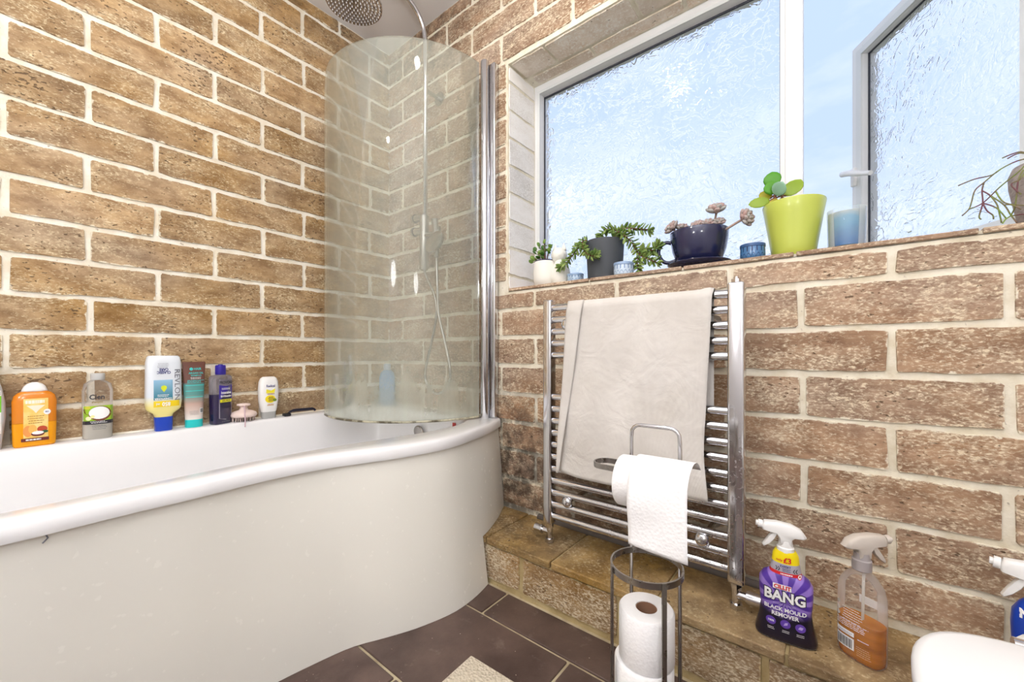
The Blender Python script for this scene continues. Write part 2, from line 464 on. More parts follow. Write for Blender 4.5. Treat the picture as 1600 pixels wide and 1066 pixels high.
# dirt and mould marks on the glass
dirt = t.rng(t.noise(mp.outputs[0], 11, 5, .6), .70, .76, 0, .6)
dd = t.n('BsdfDiffuse'); dd.inputs['Color'].default_value = rgba((70, 74, 78))
m3 = t.n('MixShader'); t.l(dirt, m3.inputs[0]); t.l(mm.outputs[0], m3.inputs[1]); t.l(dd.outputs[0], m3.inputs[2])
t.l(m3.outputs[0], t.out.inputs['Surface'])
M['window_glass'] = t.m
t = NT('plain_window_glass')
rf = t.n('BsdfRefraction'); rf.inputs['IOR'].default_value = 1.30; rf.inputs['Roughness'].default_value = .0
t.l(rf.outputs[0], t.out.inputs['Surface'])
M['plain_glass'] = t.m
def pane(x0, x1, y0, y1, z0, z1, name, parent):
    o = MB().box(x0, x1, y0, y1, z0, z1).build(name, M['window_glass'], parent)
    o.data.materials.append(M['plain_glass'])
    for p in o.data.polygons:
        p.material_index = 0 if p.normal.y < -.5 else 1
    return o

def clear(name, col, haze=.12, rough=.06):
    t = NT(name)
    tr = t.n('BsdfTransparent'); tr.inputs['Color'].default_value = rgba(col)
    b = t.b; b.inputs['Base Color'].default_value = rgba(col); b.inputs['Roughness'].default_value = rough; b.inputs['Coat Weight'].default_value = .5
    f = t.n('Fresnel'); f.inputs['IOR'].default_value = 1.5
    fac = t.math('ADD', t.math('MULTIPLY', f.outputs[0], .55), t.math('MULTIPLY', t.noise(t.pos((1, 1, 1)), 30, 2), haze * 2))
    mx_ = t.n('MixShader'); t.l(fac, mx_.inputs[0]); t.l(tr.outputs[0], mx_.inputs[1]); t.l(b.outputs[0], mx_.inputs[2])
    t.l(mx_.outputs[0], t.out.inputs['Surface']); return t.m
M['clear_plastic'] = clear('clear_plastic', (252, 251, 250), .035)
M['clear_grey'] = clear('clear_grey_plastic', (226, 222, 228), .16)
M['candle_glass'] = clear('clear_candle_glass', (250, 253, 254), .06)

# ---- slate floor
t = NT('slate_floor_tile')
v = t.pos((1, 1, 1)); oi = t.n('ObjectInfo')
c_ = t.mix(t.rng(t.noise(v, 5, 7, .6), .32, .68), rgba((66, 50, 46)), rgba((108, 88, 80)))
hs = t.n('HueSaturation'); t.l(c_, hs.inputs['Color']); t.l(t.rng(oi.outputs['Random'], 0, 1, .85, 1.15), hs.inputs['Value'])
c_ = t.mix(t.rng(t.noise(v, 17, 6, .7), .60, .74, 0, .45), hs.outputs['Color'], rgba((150, 136, 128)))
c_ = t.mix(t.rng(t.noise(v, 130, 2), .745, .76), c_, rgba((214, 200, 184)))
t.l(c_, t.b.inputs['Base Color']); t.b.inputs['Roughness'].default_value = .42
t.l(t.bump(t.noise(v, 22, 7, .6), .35, .004), t.b.inputs['Normal'])
M['slate'] = t.m

# ================================================================== the setting
RIM = .5106; CEIL = 2.371; SILL = 1.04; HEAD = 1.953; WX0 = .822; WX1 = 2.42; WY = .187; LEDGE = .153; LY = -.245
RX = 2.75; FY = -2.35
PITCH = .1125; Z0 = 1.7413
MB().box(-.02, RX, FY, .0, -.06, -.005).build('floor', mortar_mat('floor_grout', (196, 182, 152), (160, 144, 116)))
tag(bpy.data.objects['floor'], 'dark slate tiled floor with pale sandy joints', 'floor', kind='structure')
MB().box(-.3, RX + .3, FY - .3, .3, CEIL, CEIL + .1).build('ceiling', M['paint'])
tag(bpy.data.objects['ceiling'], 'plain white painted ceiling above the shower', 'ceiling', kind='structure')
wall_left = tag(MB().box(-.3, 0, FY - .3, .0, -.06, CEIL).build('wall_left', M['mortar_left']), 'wall of ochre stone bricks behind the bath and its bottles', 'wall', kind='structure')
wb = MB().box(-.3, WX0, 0, .3, -.06, CEIL).box(WX1, RX + .3, 0, .3, -.06, CEIL).box(WX0, WX1, 0, .3, -.06, SILL - .012).box(WX0, WX1, 0, .3, HEAD, CEIL)
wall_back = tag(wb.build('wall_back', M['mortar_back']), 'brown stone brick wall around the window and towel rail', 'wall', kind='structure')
tag(MB().box(RX, RX + .3, FY - .3, 0, -.06, CEIL).build('wall_right', M['paint']), 'plain white painted wall beyond the toilet', 'wall', kind='structure')
tag(MB().box(-.3, RX, FY - .3, FY, -.06, CEIL).build('wall_front', M['paint']), 'plain white painted wall opposite the window', 'wall', kind='structure')

def brick_mesh(w, h, proud, seed):
    """w x h tile face in local (u, v), out along +n; about 50 triangles, uneven arrises"""
    r = random.Random(seed); pts = []
    cr_ = min(.0045, w * .2, h * .2)
    nu = max(2, int(w / .036)); nv = max(2, int(h / .036))
    def j(a=.0028): return (r.random() - .5) * 2 * a
    for k in range(nu): pts.append((-w / 2 + cr_ + (w - 2 * cr_) * k / (nu - 1), -h / 2 + j()))
    for k in range(nv): pts.append((w / 2 + j(), -h / 2 + cr_ + (h - 2 * cr_) * k / (nv - 1)))
    for k in range(nu): pts.append((w / 2 - cr_ - (w - 2 * cr_) * k / (nu - 1), h / 2 + j()))
    for k in range(nv): pts.append((-w / 2 + j(), h / 2 - cr_ - (h - 2 * cr_) * k / (nv - 1)))
    tilt = j(.0012)
    def sh(d): return [((abs(u) - d) * math.copysign(1, u) if abs(u) > d else u, (abs(v_) - d) * math.copysign(1, v_) if abs(v_) > d else v_) for u, v_ in pts]
    return sh(0), sh(.0025), tilt

_bs = [0]
def brick(parent, name, u0, u1, v0, v1, frame, m, proud=.005, deep=.012):
    """frame(u, v, n) -> world; the brick becomes its own object at its centre"""
    _bs[0] += 1
    w, h = u1 - u0, v1 - v0
    if w < .012 or h < .010: return
    back, front, tilt = brick_mesh(w, h, proud, _bs[0]); cu, cv = (u0 + u1) / 2, (v0 + v1) / 2
    ctr = Vector(frame(cu, cv, 0))
    R = [[Vector(frame(cu + u, cv + v, -deep)) - ctr for u, v in back],
         [Vector(frame(cu + u, cv + v, proud + tilt * u / w * 2)) - ctr for u, v in front]]
    n = len(back); vs = [tuple(p) for r_ in R for p in r_]
    fs = [(k * n + i, k * n + (i + 1) % n, (k + 1) * n + (i + 1) % n, (k + 1) * n + i) for k in (0,) for i in range(n)] + [tuple(n + i for i in range(n))]
    b = MB(); b.v = vs; b.f = fs
    o = b.build(name, m, parent, loc=ctr); o.color = (w, h, 0, 1)     # size read by the ragged-edge part of the tile material
    return o

G = .0058   # half joint
rj = random.Random(5)
# left wall: joints at -1.272 + .165 k, even k in even rows
for i in range(-6, 11):
    zt = Z0 - PITCH * i; zb = zt - PITCH
    zt = min(zt, CEIL + G - .004); zb = max(zb, .49)
    js = [-1.272 + .16508 * k for k in range(-4, 9) if (k - i) % 2 == 0]
    js = [y + (rj.random() - .5) * .008 for y in js if y < -.03] + [-.001 + G]
    for a, b in zip(js[:-1], js[1:]):
        dz = (rj.random() - .5) * .003
        brick(wall_left, 'brick', a + G, b - G, zb + G + dz, zt - G + dz, lambda u, v, n: (n, u, v), M['tile_left'])
# window wall: joints at 1.792 + .1666 k, even k in odd rows, cut round the window
for i in range(-6, 15):
    zt = Z0 - PITCH * i; zb = zt - PITCH
    zt = min(zt, CEIL + G - .004)
    if zt < LEDGE + .02: continue
    zb = max(zb, LEDGE - .004)
    js = [1.792 + .16659 * k for k in range(-11, 6) if (k + i) % 2 == 1]
    js = [.004 - G] + [x + (rj.random() - .5) * .010 for x in js if x > .05 and not (zb < HEAD - .001 and zt > SILL + .03 and .66 < x < .84)]
    for a, b in zip(js[:-1], js[1:]):
        dz = (rj.random() - .5) * .003
        segs = [(a + G, b - G, zb + G + dz, zt - G + dz)]
        if zb < HEAD - .001 and zt > SILL + .001:
            u0, u1, v0, v1 = segs[0]; segs = []
            if zb < SILL - .03 and u1 < WX0 + .03: segs.append((u0, u1, v0, v1))
            elif zb < SILL - .03: segs.append((u0, u1, v0, SILL - .022))
            elif u0 < WX0 - .02: segs.append((u0, min(u1, WX0 - .008), v0, v1))
            if zb >= SILL - .03 and u1 > WX1 + .02: segs.append((max(u0, WX1 + .008), u1, v0, v1))
        for u0, u1, v0, v1 in segs:
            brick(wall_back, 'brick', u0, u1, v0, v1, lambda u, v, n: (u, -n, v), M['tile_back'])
# window reveal: side pieces with bright daylight put into their colour, two rows of tiles on the soffit
for i in range(-3, 7):
    zt = min(Z0 - PITCH * i + .03, HEAD - .004); zb = max(zt - PITCH, SILL) if i > -3 else Z0 - PITCH * -2 + .03
    if i == -3: continue
    zb = max(Z0 - PITCH * (i + 1) + .03, SILL)
    if zt - zb < .03: continue
    brick(wall_back, 'reveal_tile', .004, WY - .004, zb + .003, zt - .003, lambda u, v, n: (WX0 + n, u, v), M['tile_daylit'], proud=.003)
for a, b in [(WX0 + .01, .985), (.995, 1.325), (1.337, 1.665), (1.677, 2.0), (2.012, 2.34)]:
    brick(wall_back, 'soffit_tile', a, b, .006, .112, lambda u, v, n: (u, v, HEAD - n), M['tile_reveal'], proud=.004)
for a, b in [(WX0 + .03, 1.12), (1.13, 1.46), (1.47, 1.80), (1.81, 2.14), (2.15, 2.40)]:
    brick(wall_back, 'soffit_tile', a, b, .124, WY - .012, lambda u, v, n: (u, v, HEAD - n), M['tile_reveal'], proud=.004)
# sill boards of cut tile
sill = tag(MB().box(WX0, WX1, .0, .2, SILL - .0135, SILL - .0045).build('trim_1', M['mortar_back']), 'windowsill of thin cut stone tiles holding the plants', 'windowsill', kind='structure')
xs = [WX0 + .004, 1.19, 1.50, 1.775, 2.09, WX1 - .004]
for a, b in zip(xs[:-1], xs[1:]):
    MB().box(a + .003, b - .003, -.007, .196, SILL - .011, SILL, .002).build('sill_tile', M['tile_back'], sill).color = (20, 20, 0, 1)
# ledge along the foot of the window wall
ledge = tag(MB().box(.55, RX, LY + .004, 0, -.005, LEDGE - .006).build('trim_2', M['mortar_step']), 'low golden stone ledge carrying the towel rail pipes and sprays', 'ledge', kind='structure')
xs = [.55, .93, 1.19, 1.50, 1.775, 2.06, 2.39, RX]
for a, b in zip(xs[:-1], xs[1:]):
    MB().box(a + .003, b - .003, LY - .008, -.001, LEDGE - .022, LEDGE, .004).build('ledge_tile', M['tile_ledge'], ledge).color = (20, 20, 0, 1)
xs = [.70, 1.075, 1.405, 1.735, 2.065, 2.39, RX]
for a, b in zip(xs[:-1], xs[1:]):
    brick(ledge, 'step_tile', a + G, b - G, .014, LEDGE - .026, lambda u, v, n: (u, LY + .004 - n, v), M['tile_step'], proud=.005)
MB().tube([(.98, -.010, LEDGE + .004), (1.3, -.011, LEDGE + .005), (1.70, -.010, LEDGE + .004)], .012, 8).build('sealant_strip', mat('grey_sealant', (112, 104, 100), .55), ledge, smooth=True)
# floor tiles .60 x .30, staggered
fl_ = bpy.data.objects['floor']
yr = LY - .006
rows = [(-.377, yr, 1.028), (-.680, -.377, 1.33), (-.983, -.680, 1.03), (-1.286, -.983, 1.33), (-1.589, -1.286, 1.03), (-1.892, -1.589, 1.33), (FY, -1.892, 1.03)]
for y0, y1, x0 in rows:
    xs = [.62] + [x0 + .6 * k for k in range(-1, 4) if .66 < x0 + .6 * k < RX] + [RX]
    for a, b in zip(xs[:-1], xs[1:]):
        MB().box(a + .004, b - .004, y0 + .004, y1 - .004, -.010, 0, .0025).build('floor_tile', M['slate'], fl_)

# ------------------------------------------------------------------ window
win = tag(MB().box(WX0, WX0 + .030, WY, WY + .06, SILL + .035, HEAD - .040).box(WX0, WX1, WY, WY + .06, HEAD - .040, HEAD + .02).box(WX0, WX1, WY, WY + .06, SILL - .01, SILL + .035)
          .box(WX1 - .035, WX1, WY, WY + .06, SILL + .035, HEAD - .040).box(1.728, 1.783, WY, WY + .06, SILL + .035, HEAD - .040).build('window_1', M['upvc']),
          'white window with an obscured fixed pane and an open casement', 'window', kind='structure')
PZ0, PZ1, PX0, PX1 = SILL + .035, HEAD - .040, WX0 + .030, 1.728
pane(PX0, PX1, WY + .034, WY + .040, PZ0, PZ1, 'pane', win)
gk = MB()
for a in ((PX0, PX0 + .005, PZ0, PZ1), (PX1 - .004, PX1, PZ0, PZ1), (PX0, PX1, PZ1 - .007, PZ1), (PX0, PX1, PZ0, PZ0 + .004)):
    gk.box(a[0], a[1], WY + .029, WY + .0335, a[2], a[3])
gk.build('gasket', M['gasket'], win)
bd = MB()
for a in ((PX0 - .012, PX0, PZ0 - .012, PZ1), (PX1, PX1 + .012, PZ0 - .012, PZ1)):
    bd.box(a[0], a[1], WY - .006, WY + .0, a[2], a[3])
bd.box(PX0 - .012, PX1 + .012, WY - .006, WY, PZ1, PZ1 + .012)
bd.build('glazing_bead', M['upvc_side'], win)
# open casement, swung outwards on friction stays
sash = bpy.data.objects.new('sash', None)
sw, sz0, sz1 = .612, SILL + .025, 1.925
s = MB()
for x0, x1, z0, z1 in ((0, .052, sz0, sz1), (sw - .052, sw, sz0, sz1), (.052, sw - .052, sz0, sz0 + .05), (.052, sw - .052, sz1 - .05, sz1)):
    s.box(x0, x1, -.004, .050, z0, z1, .002)
th = math.atan2(-.849, .528)
SM = Matrix.Translation((1.913, .732, 0)) @ Matrix.Rotation(th, 4, 'Z')
sash = s.build('sash', M['upvc'], win); sash.matrix_basis = SM
fl2 = MB()
for x0, x1, z0, z1 in ((.028, .052, sz0 + .05, sz1 - .05), (sw - .052, sw - .028, sz0 + .05, sz1 - .05), (.028, sw - .028, sz0 + .028, sz0 + .05), (.028, sw - .028, sz1 - .05, sz1 - .028)):
    fl2.box(x0, x1, -.010, -.0042, z0, z1)
fl2.build('sash_bead', M['upvc_side'], sash)
pane(.052, sw - .052, .020, .026, sz0 + .05, sz1 - .05, 'sash_pane', sash)
gk = MB()
for x0, x1, z0, z1 in ((.052, .0555, sz0 + .05, sz1 - .05), (sw - .0555, sw - .052, sz0 + .05, sz1 - .05), (.052, sw - .052, sz1 - .0535, sz1 - .05)):
    gk.box(x0, x1, .0145, .0195, z0, z1)
gk.build('gasket', M['gasket'], sash)
hd = MB().box(.016, .036, -.022, -.009, 1.400, 1.468, .004).cyl((.026, -.018, 1.450), (.026, -.048, 1.450), .009, 12)
hd.tube(smooth_path([(.014, -.046, 1.452), (.05, -.052, 1.440), (.10, -.052, 1.418), (.150, -.046, 1.398)], 4), [.011] * 5 + [.010] * 4 + [.008] * 4, 10)
hd.build('handle', M['white_pl'], sash, ang=40)

# ------------------------------------------------------------------ bath
FRONT = [(-1.72, .800), (-1.27, .824), (-1.12, .814), (-1.02, .812), (-.90, .802), (-.80, .806), (-.72, .822), (-.638, .852), (-.534, .885), (-.395, .902), (-.257, .877), (-.12, .838), (.0, .785)]
INNER = [(-1.72, .735), (-1.27, .758), (-1.11, .745), (-1.0, .734), (-.875, .718), (-.76, .710), (-.68, .714), (-.605, .732), (-.489, .762), (-.358, .792), (-.23, .785), (-.14, .755), (-.06, .72), (0, .69)]
bath = thing('bathtub', 'white shower bath with a bulging curved front panel', 'bathtub', (0, 0, 0))
def ring(front, x0, y0, y1, z, relax=0, K=40):
    """closed outline: wall side, far end (y1), front curve, near end (y0)"""
    R = []
    for k in range(K): R.append([x0, y0 + (y1 - y0) * k / K])
    fx = interp(front, y1)
    for k in range(K): R.append([x0 + (fx - x0) * k / K, y1])
    for k in range(K):
        y = y1 + (y0 - y1) * k / K; R.append([interp(front, y), y])
    fx = interp(front, y0)
    for k in range(K): R.append([fx + (x0 - fx) * k / K, y0])
    for _ in range(relax):
        R = [[(R[i - 1][0] + 2 * R[i][0] + R[(i + 1) % len(R)][0]) / 4, (R[i - 1][1] + 2 * R[i][1] + R[(i + 1) % len(R)][1]) / 4] for i in range(len(R))]
    return [(a, b, z) for a, b in R]
def sh(curve, d): return [(y, x + d) for y, x in curve]
shell = MB().rings([
    ring(sh(FRONT, -.012), .006, -1.70, -.006, RIM - .034),
    ring(sh(FRONT, -.001), .006, -1.70, -.006, RIM - .034),
    ring(sh(FRONT, .001), .006, -1.70, -.006, RIM - .026),
    ring(sh(FRONT, -.001), .006, -1.70, -.006, RIM - .009),
    ring(sh(FRONT, -.005), .006, -1.70, -.006, RIM - .002),
    ring(sh(FRONT, -.012), .006, -1.70, -.006, RIM + .0005),
    ring(sh(FRONT, -.030), .006, -1.70, -.006, RIM + .0005),
    ring(sh(INNER, .004), .064, -1.62, -.078, RIM, 30),
    ring(sh(INNER, -.003), .070, -1.615, -.084, RIM - .003, 34),
    ring(sh(INNER, -.008), .075, -1.61, -.089, RIM - .012, 38),
    ring(sh(INNER, -.022), .086, -1.595, -.100, RIM - .09, 44),
    ring(sh(INNER, -.050), .110, -1.55, -.125, .26, 60),
    ring(sh(INNER, -.085), .145, -1.48, -.165, .14, 80),
    ring(sh(INNER, -.16), .22, -1.38, -.25, .105, 90)], cap0=False, cap1=True)
shell.build('shell', M['bath'], bath, ang=50)
PB = [(-1.72, .80), (-1.0, .812), (-.863, .825), (-.803, .834), (-.71, .853), (-.667, .871), (-.624, .895), (-.529, .938), (-.406, .966), (-.256, .945), (-.12, .885), (0, .815)]
pt = sh(FRONT, -.012)
pan = MB(); cols = []
ys = [-1.70 + (1.70 - .2475) * k / 60 for k in range(61)]
def panel_pt(y, z, off=0.):
    f = (RIM - .034 - z) / (RIM - .034); f = max(0, min(1, f))
    return (interp(pt, y) + (interp(PB, y) - interp(pt, y)) * f ** .9 - off, y, z)
def panel_part(y0, y1, zb, nu, nv):
    pan.grid(lambda u, v: panel_pt(y0 + (y1 - y0) * u, zb + (RIM - .030 - zb) * v), nu, nv)
    pan.grid(lambda u, v: panel_pt(y0 + (y1 - y0) * u, zb + (RIM - .030 - zb) * v, .006), nu, nv)
panel_part(-1.70, LY - .012, .001, 60, 14)
panel_part(LY - .012, -.008, LEDGE + .002, 14, 10)
po = pan.build('front_panel', M['panel'], bath, ang=60)
# joint of sealant against the walls
MB().tube([(.003, -1.68, RIM), (.003, -.004, RIM), (.70, -.004, RIM)], .007, 6).build('sealant', M['mortar_left'], bath)
ov = MB().lathe([(0, .033), (.006, .033), (.009, .028), (.010, .0)], 28)
ov.xf(Matrix.Translation((.39, -.106, .418)) @ Matrix.Rotation(math.radians(97), 4, 'X'))
ov.build('overflow_cover', M['chrome_dull'], bath, ang=30)
MB().box(.604, .622, -.104, -.099, .452, .486, .002).xf(Matrix.Rotation(math.radians(0), 4, 'Z')).build('sticker', mat('red_sticker', (196, 70, 66), .5), bath)['label'] = 'small red mark on the inside of the bath'
hair = MB().tube([panel_pt(y, z, -.001) for y, z in ((-1.222, .474), (-1.220, .468), (-1.224, .463), (-1.226, .461))], .0012, 5)
hair.build('crack', M['print_grey'], bath)

# ------------------------------------------------------------------ bath screen
scr = thing('bath_screen', 'curved hazy glass bath screen on a chrome post', 'shower screen', (.735, -.045, RIM))
scr_o = Vector((.735, -.045, RIM))
ccx, ccy, rr = .312, -.046, .413
a0, a1 = math.radians(-3), math.radians(-109)
NU, NV = 48, 24
gb, gt = RIM + .012, 1.966
def gl_pt(u, v, rad):
    a = a0 + (a1 - a0) * u; arc = (1 - u) * abs(a1 - a0) * rr; rc = .085; top = gt
    if arc < rc: top = gt - rc + math.sqrt(max(0, rc * rc - (rc - arc) ** 2))
    z = gb + (top - gb) * v
    return Vector((ccx + rad * math.cos(a), ccy + rad * math.sin(a), z)) - scr_o
us = [k / NU for k in range(NU)] + [1 - .012, 1 - .006, 1 - .002, 1.0]
g = MB()
nu = len(us)
front = [gl_pt(u, j / NV, rr) for j in range(NV + 1) for u in us]
back = [gl_pt(u, j / NV, rr - .006) for j in range(NV + 1) for u in us]
g.v = [tuple(p) for p in front + back]; off = len(front)
for j in range(NV):
    for i in range(nu - 1):
        a = j * nu + i; g.f.append((a, a + 1, a + 1 + nu, a + nu)); g.f.append((off + a, off + a + nu, off + a + 1 + nu, off + a + 1))
for i in range(nu - 1):
    g.f.append((i, off + i, off + i + 1, i + 1)); a = NV * nu + i; g.f.append((a, a + 1, off + a + 1, off + a))
for j in range(NV):
    a = j * nu; g.f.append((a, a + nu, off + a + nu, off + a)); a = j * nu + nu - 1; g.f.append((a, off + a, off + a + nu, a + nu))
g.build('glass', M['screen_glass'], scr, ang=40)
seal = [Vector((ccx + (rr - .003) * math.cos(a0 + (a1 - a0) * k / 40), ccy + (rr - .003) * math.sin(a0 + (a1 - a0) * k / 40), gb - .003)) - scr_o for k in range(41)]
t = NT('grimy_clear_seal'); v = t.pos((1, 1, 1))
t.l(t.mix(t.rng(t.noise(v, 22, 4), .42, .58), rgba((92, 84, 66)), rgba((200, 194, 170))), t.b.inputs['Base Color']); t.b.inputs['Roughness'].default_value = .4
MB().tube(seal, .005, 8).build('bottom_seal', t.m, scr, smooth=True)
MB().lathe([(0, .0165), (.003, .0175), (gt - RIM + .008, .0175), (gt - RIM + .012, .0155)], 24).build('pivot_post', M['chrome'], scr, ang=40)
MB().box(.004, .042, .013, .0395, .001, gt - RIM + .004, .006).build('wall_channel', M['chrome'], scr, ang=40)
MB().box(-.018, .006, -.012, .020, .0, .006, .002).build('post_foot', M['chrome_dull'], scr)

# ------------------------------------------------------------------ shower
sh_o = Vector((.405, -.09, 1.16))
shw = thing('shower_set', 'chrome rain shower on a riser pipe behind the glass screen', 'shower', sh_o)
L = lambda *p: tuple(Vector(p) - sh_o)
MB().tube([L(.410, -.09, 1.35), L(.413, -.09, 2.16)] + [Vector(p) - sh_o for p in smooth_path([(.413, -.09, 2.17), (.413, -.10, 2.24), (.413, -.135, 2.29), (.413, -.20, 2.325), (.413, -.28, 2.335), (.413, -.36, 2.31), (.413, -.42, 2.24), (.413, -.437, 2.16)], 5)], .0105, 14).build('riser_pipe', M['chrome'], shw, smooth=True)
t = NT('pierced_chrome'); v = t.pos((1, 1, 1))
t.b.inputs['Metallic'].default_value = 1; t.b.inputs['Roughness'].default_value = .25
t.l(t.mix(t.math('MULTIPLY', near(t, (.50, -.38, 2.125), .04, .13), t.rng(t.noise(v, 160, 4), .42, .52)), rgba((150, 146, 148)), rgba((236, 236, 238))), t.b.inputs['Base Color'])
head = MB().lathe([(0, .100), (.002, .104), (.010, .104), (.016, .09), (.022, .03), (.05, .016), (.056, .012)], 40).build('rain_head', t.m, shw, ang=40, loc=L(.413, -.437, 2.122))
noz = MB()
for k in range(1, 8):
    for i in range(6 * k):
        a = 2 * PI * i / (6 * k); r_ = .0135 * k
        noz.add([(r_ * math.cos(a) + .0022 * math.cos(b), r_ * math.sin(a) + .0022 * math.sin(b), z) for z, q in ((-.0035, 1), (.0005, 1)) for b in (0, PI / 2, PI, 3 * PI / 2)],
                [(0, 1, 2, 3), (0, 1, 5, 4), (1, 2, 6, 5), (2, 3, 7, 6), (3, 0, 4, 7)])
nz = noz.build('nozzles', M['print_white'], head); nz['kind'] = 'stuff'
MB().cyl(L(.413, -.09, 1.97), L(.413, -.008, 1.97), .009).cyl(L(.413, -.012, 1.97), L(.413, -.001, 1.97), .030).build('wall_bracket', M['chrome_dull'], shw, ang=30)
MB().tube([L(.402, -.09, 1.155), L(.402, -.09, 1.165), L(.404, -.09, 1.40)], [.016, .021, .021], 20).build('mixer_body', M['chrome_dull'], shw, ang=40)
for z, x in ((1.335, .352), (1.395, .356)):
    MB().cyl(L(.404, -.09, z), L(x, -.10, z), .017, 16).cyl(L(x, -.10, z), L(x - .012, -.10, z), .021, 16).build('knob', M['chrome_dull'], shw, ang=30)
MB().cyl(L(.404, -.09, 1.30), L(.404, -.001, 1.30), .018, 16).build('wall_inlet', M['chrome_dull'], shw, ang=30)
MB().cyl(L(.404, -.09, 1.31), L(.50, -.10, 1.30), .012, 14).cyl(L(.50, -.10, 1.27), L(.50, -.10, 1.33), .018, 14).build('handset_holder', M['chrome_dull'], shw, ang=30)
hs_ = MB().tube([L(.50, -.10, 1.20), L(.50, -.105, 1.30), L(.51, -.12, 1.36)], [.011, .013, .015], 14)
hp = MB().lathe([(0, .0), (.001, .048), (.014, .050), (.022, .03)], 28).xf(Matrix.Translation(L(.555, -.15, 1.24)) @ Matrix.Rotation(math.radians(70), 4, 'X'))
hs_.add(hp.v, hp.f).build('handset', M['chrome_dull'], shw, ang=40)
hose = smooth_path([(.404, -.09, 1.155), (.428, -.092, 1.11), (.476, -.09, 1.03), (.488, -.09, .95), (.452, -.09, .82), (.412, -.09, .70), (.428, -.09, .63), (.492, -.09, .600), (.556, -.09, .63), (.576, -.09, .70), (.545, -.09, .82), (.504, -.092, .95), (.502, -.098, 1.08), (.50, -.10, 1.20)], 8)
MB().tube([p - sh_o for p in hose], .0065, 10).build('hose', M['chrome_dull'], shw, smooth=True)

# ------------------------------------------------------------------ towel rail
rail = thing('towel_radiator', 'chrome ladder towel radiator rusting at its lower bars', 'radiator', (1.37, -.085, LEDGE))
ro = Vector((1.37, -.085, LEDGE)); L = lambda *p: tuple(Vector(p) - ro)
rail.location = (1.3945, -.145, .1853); rail.scale = (.949, .949, .949)
t = NT('rust_spotted_chrome'); v = t.pos((1, 1, 1))
geo = t.n('NewGeometry'); sx = t.n('SeparateXYZ'); t.l(geo.outputs['Position'], sx.inputs[0])
zone = t.math('MULTIPLY', t.rng(sx.outputs['Z'], .30, .62, 1, 0), t.rng(sx.outputs['X'], 1.25, 1.62))
rust = t.math('MULTIPLY', zone, t.rng(t.noise(v, 150, 3), .60, .65))
t.l(t.mix(rust, rgba((212, 212, 216)), rgba((96, 54, 34))), t.b.inputs['Base Color'])
t.l(t.math('SUBTRACT', 1.0, rust), t.b.inputs['Metallic']); t.l(t.rng(rust, 0, 1, .12, .8), t.b.inputs['Roughness'])
M['rust_chrome'] = t.m
for xa, xb in ((1.062, 1.095), (1.637, 1.676)):
    u = MB().box(L(xa, 0, 0)[0], L(xb, 0, 0)[0], -.018, .018, .033, .963 - LEDGE, .006).build('upright', M['rust_chrome'], rail, ang=40)
bar_me = MB().cyl((-.279, 0, 0), (.279, 0, 0), .0115, 18).mesh('bar', M['rust_chrome'], True, 40)
for z in [.935 - .0408 * k for k in range(5)] + [.628 - .0413 * k for k in range(11)]:
    inst('bar', bar_me, rail, Matrix.Translation(L(1.3665, -.085, z)))
knob_me = MB().lathe([(0, .009), (.010, .009), (.012, .0185), (.018, .0185), (.024, .014), (.027, .006)], 24).xf(Matrix.Rotation(math.radians(90), 4, 'X')).mesh('bracket_cap', M['chrome'], True, 40)
for x, z in ((1.152, .876), (1.155, .278), (1.575, .276), (1.575, .876)):
    inst('bracket_cap', knob_me, rail, Matrix.Translation(L(x, -.080, z)))
for x, z in ((1.152, .876), (1.155, .278), (1.575, .276), (1.575, .876)):
    MB().cyl(L(x, -.078, z), L(x, .060, z), .007, 10).cyl(L(x, .060, z), L(x, .064, z), .018, 16).build('wall_bracket', M['chrome_dull'], rail)
MB().cyl(L(1.655, -.085, .962), L(1.655, -.085, .972), .011, 8).cyl(L(1.655, -.085, .97), L(1.655, -.085, .978), .006, 8).build('vent_plug', M['chrome'], rail, ang=30)
for s, x in ((-1, 1.079), (1, 1.655)):
    b = MB().tube([L(x, -.085, LEDGE - .0335), L(x, -.085, LEDGE - .020)], .0165, 6).cyl(L(x, -.085, LEDGE - .022), L(x, -.085, LEDGE + .022), .0105, 16).tube([L(x, -.085, LEDGE + .018), L(x, -.085, LEDGE + .034)], .0135, 6)
    zc = LEDGE + .003
    if s < 0: b.cyl(L(x, -.085, zc), L(x - .034, -.085, zc), .0105, 14).cyl(L(x - .028, -.085, zc), L(x - .036, -.085, zc), .015, 14).cyl(L(x - .036, -.085, zc), L(x - .060, -.085, zc), .0135, 14)
    else: b.cyl(L(x, -.085, zc), L(x + .030, -.085, zc), .0105, 14).cyl(L(x + .024, -.085, zc), L(x + .066, -.085, zc), .0155, 20)
    b.build('valve', M['chrome'], rail, ang=30)

# ------------------------------------------------------------------ towel over the rail
tw = NT('beige_towel_cloth'); v = tw.pos((1, 1, 1))
tw.l(tw.mix(tw.rng(tw.noise(v, 6, 5), .35, .65), rgba((226, 220, 213)), rgba((240, 235, 230))), tw.b.inputs['Base Color'])
tw.b.inputs['Roughness'].default_value = .95; tw.b.inputs['Specular IOR Level'].default_value = .1
wv = tw.n('TexWave', wave_type='BANDS', bands_direction='Z'); wv.inputs['Scale'].default_value = 180; tw.l(v, wv.inputs['Vector'])
wv2 = tw.n('TexWave', wave_type='BANDS', bands_direction='X'); wv2.inputs['Scale'].default_value = 180; tw.l(v, wv2.inputs['Vector'])
hh = tw.math('ADD', tw.math('ADD', tw.math('MULTIPLY', wv.outputs['Fac'], .3), tw.math('MULTIPLY', wv2.outputs['Fac'], .3)), tw.math('ADD', tw.math('MULTIPLY', tw.noise(v, 40, 5), 1.0), tw.math('MULTIPLY', tw.noise(v, 11, 3, .5, 1.2), 5.0)))
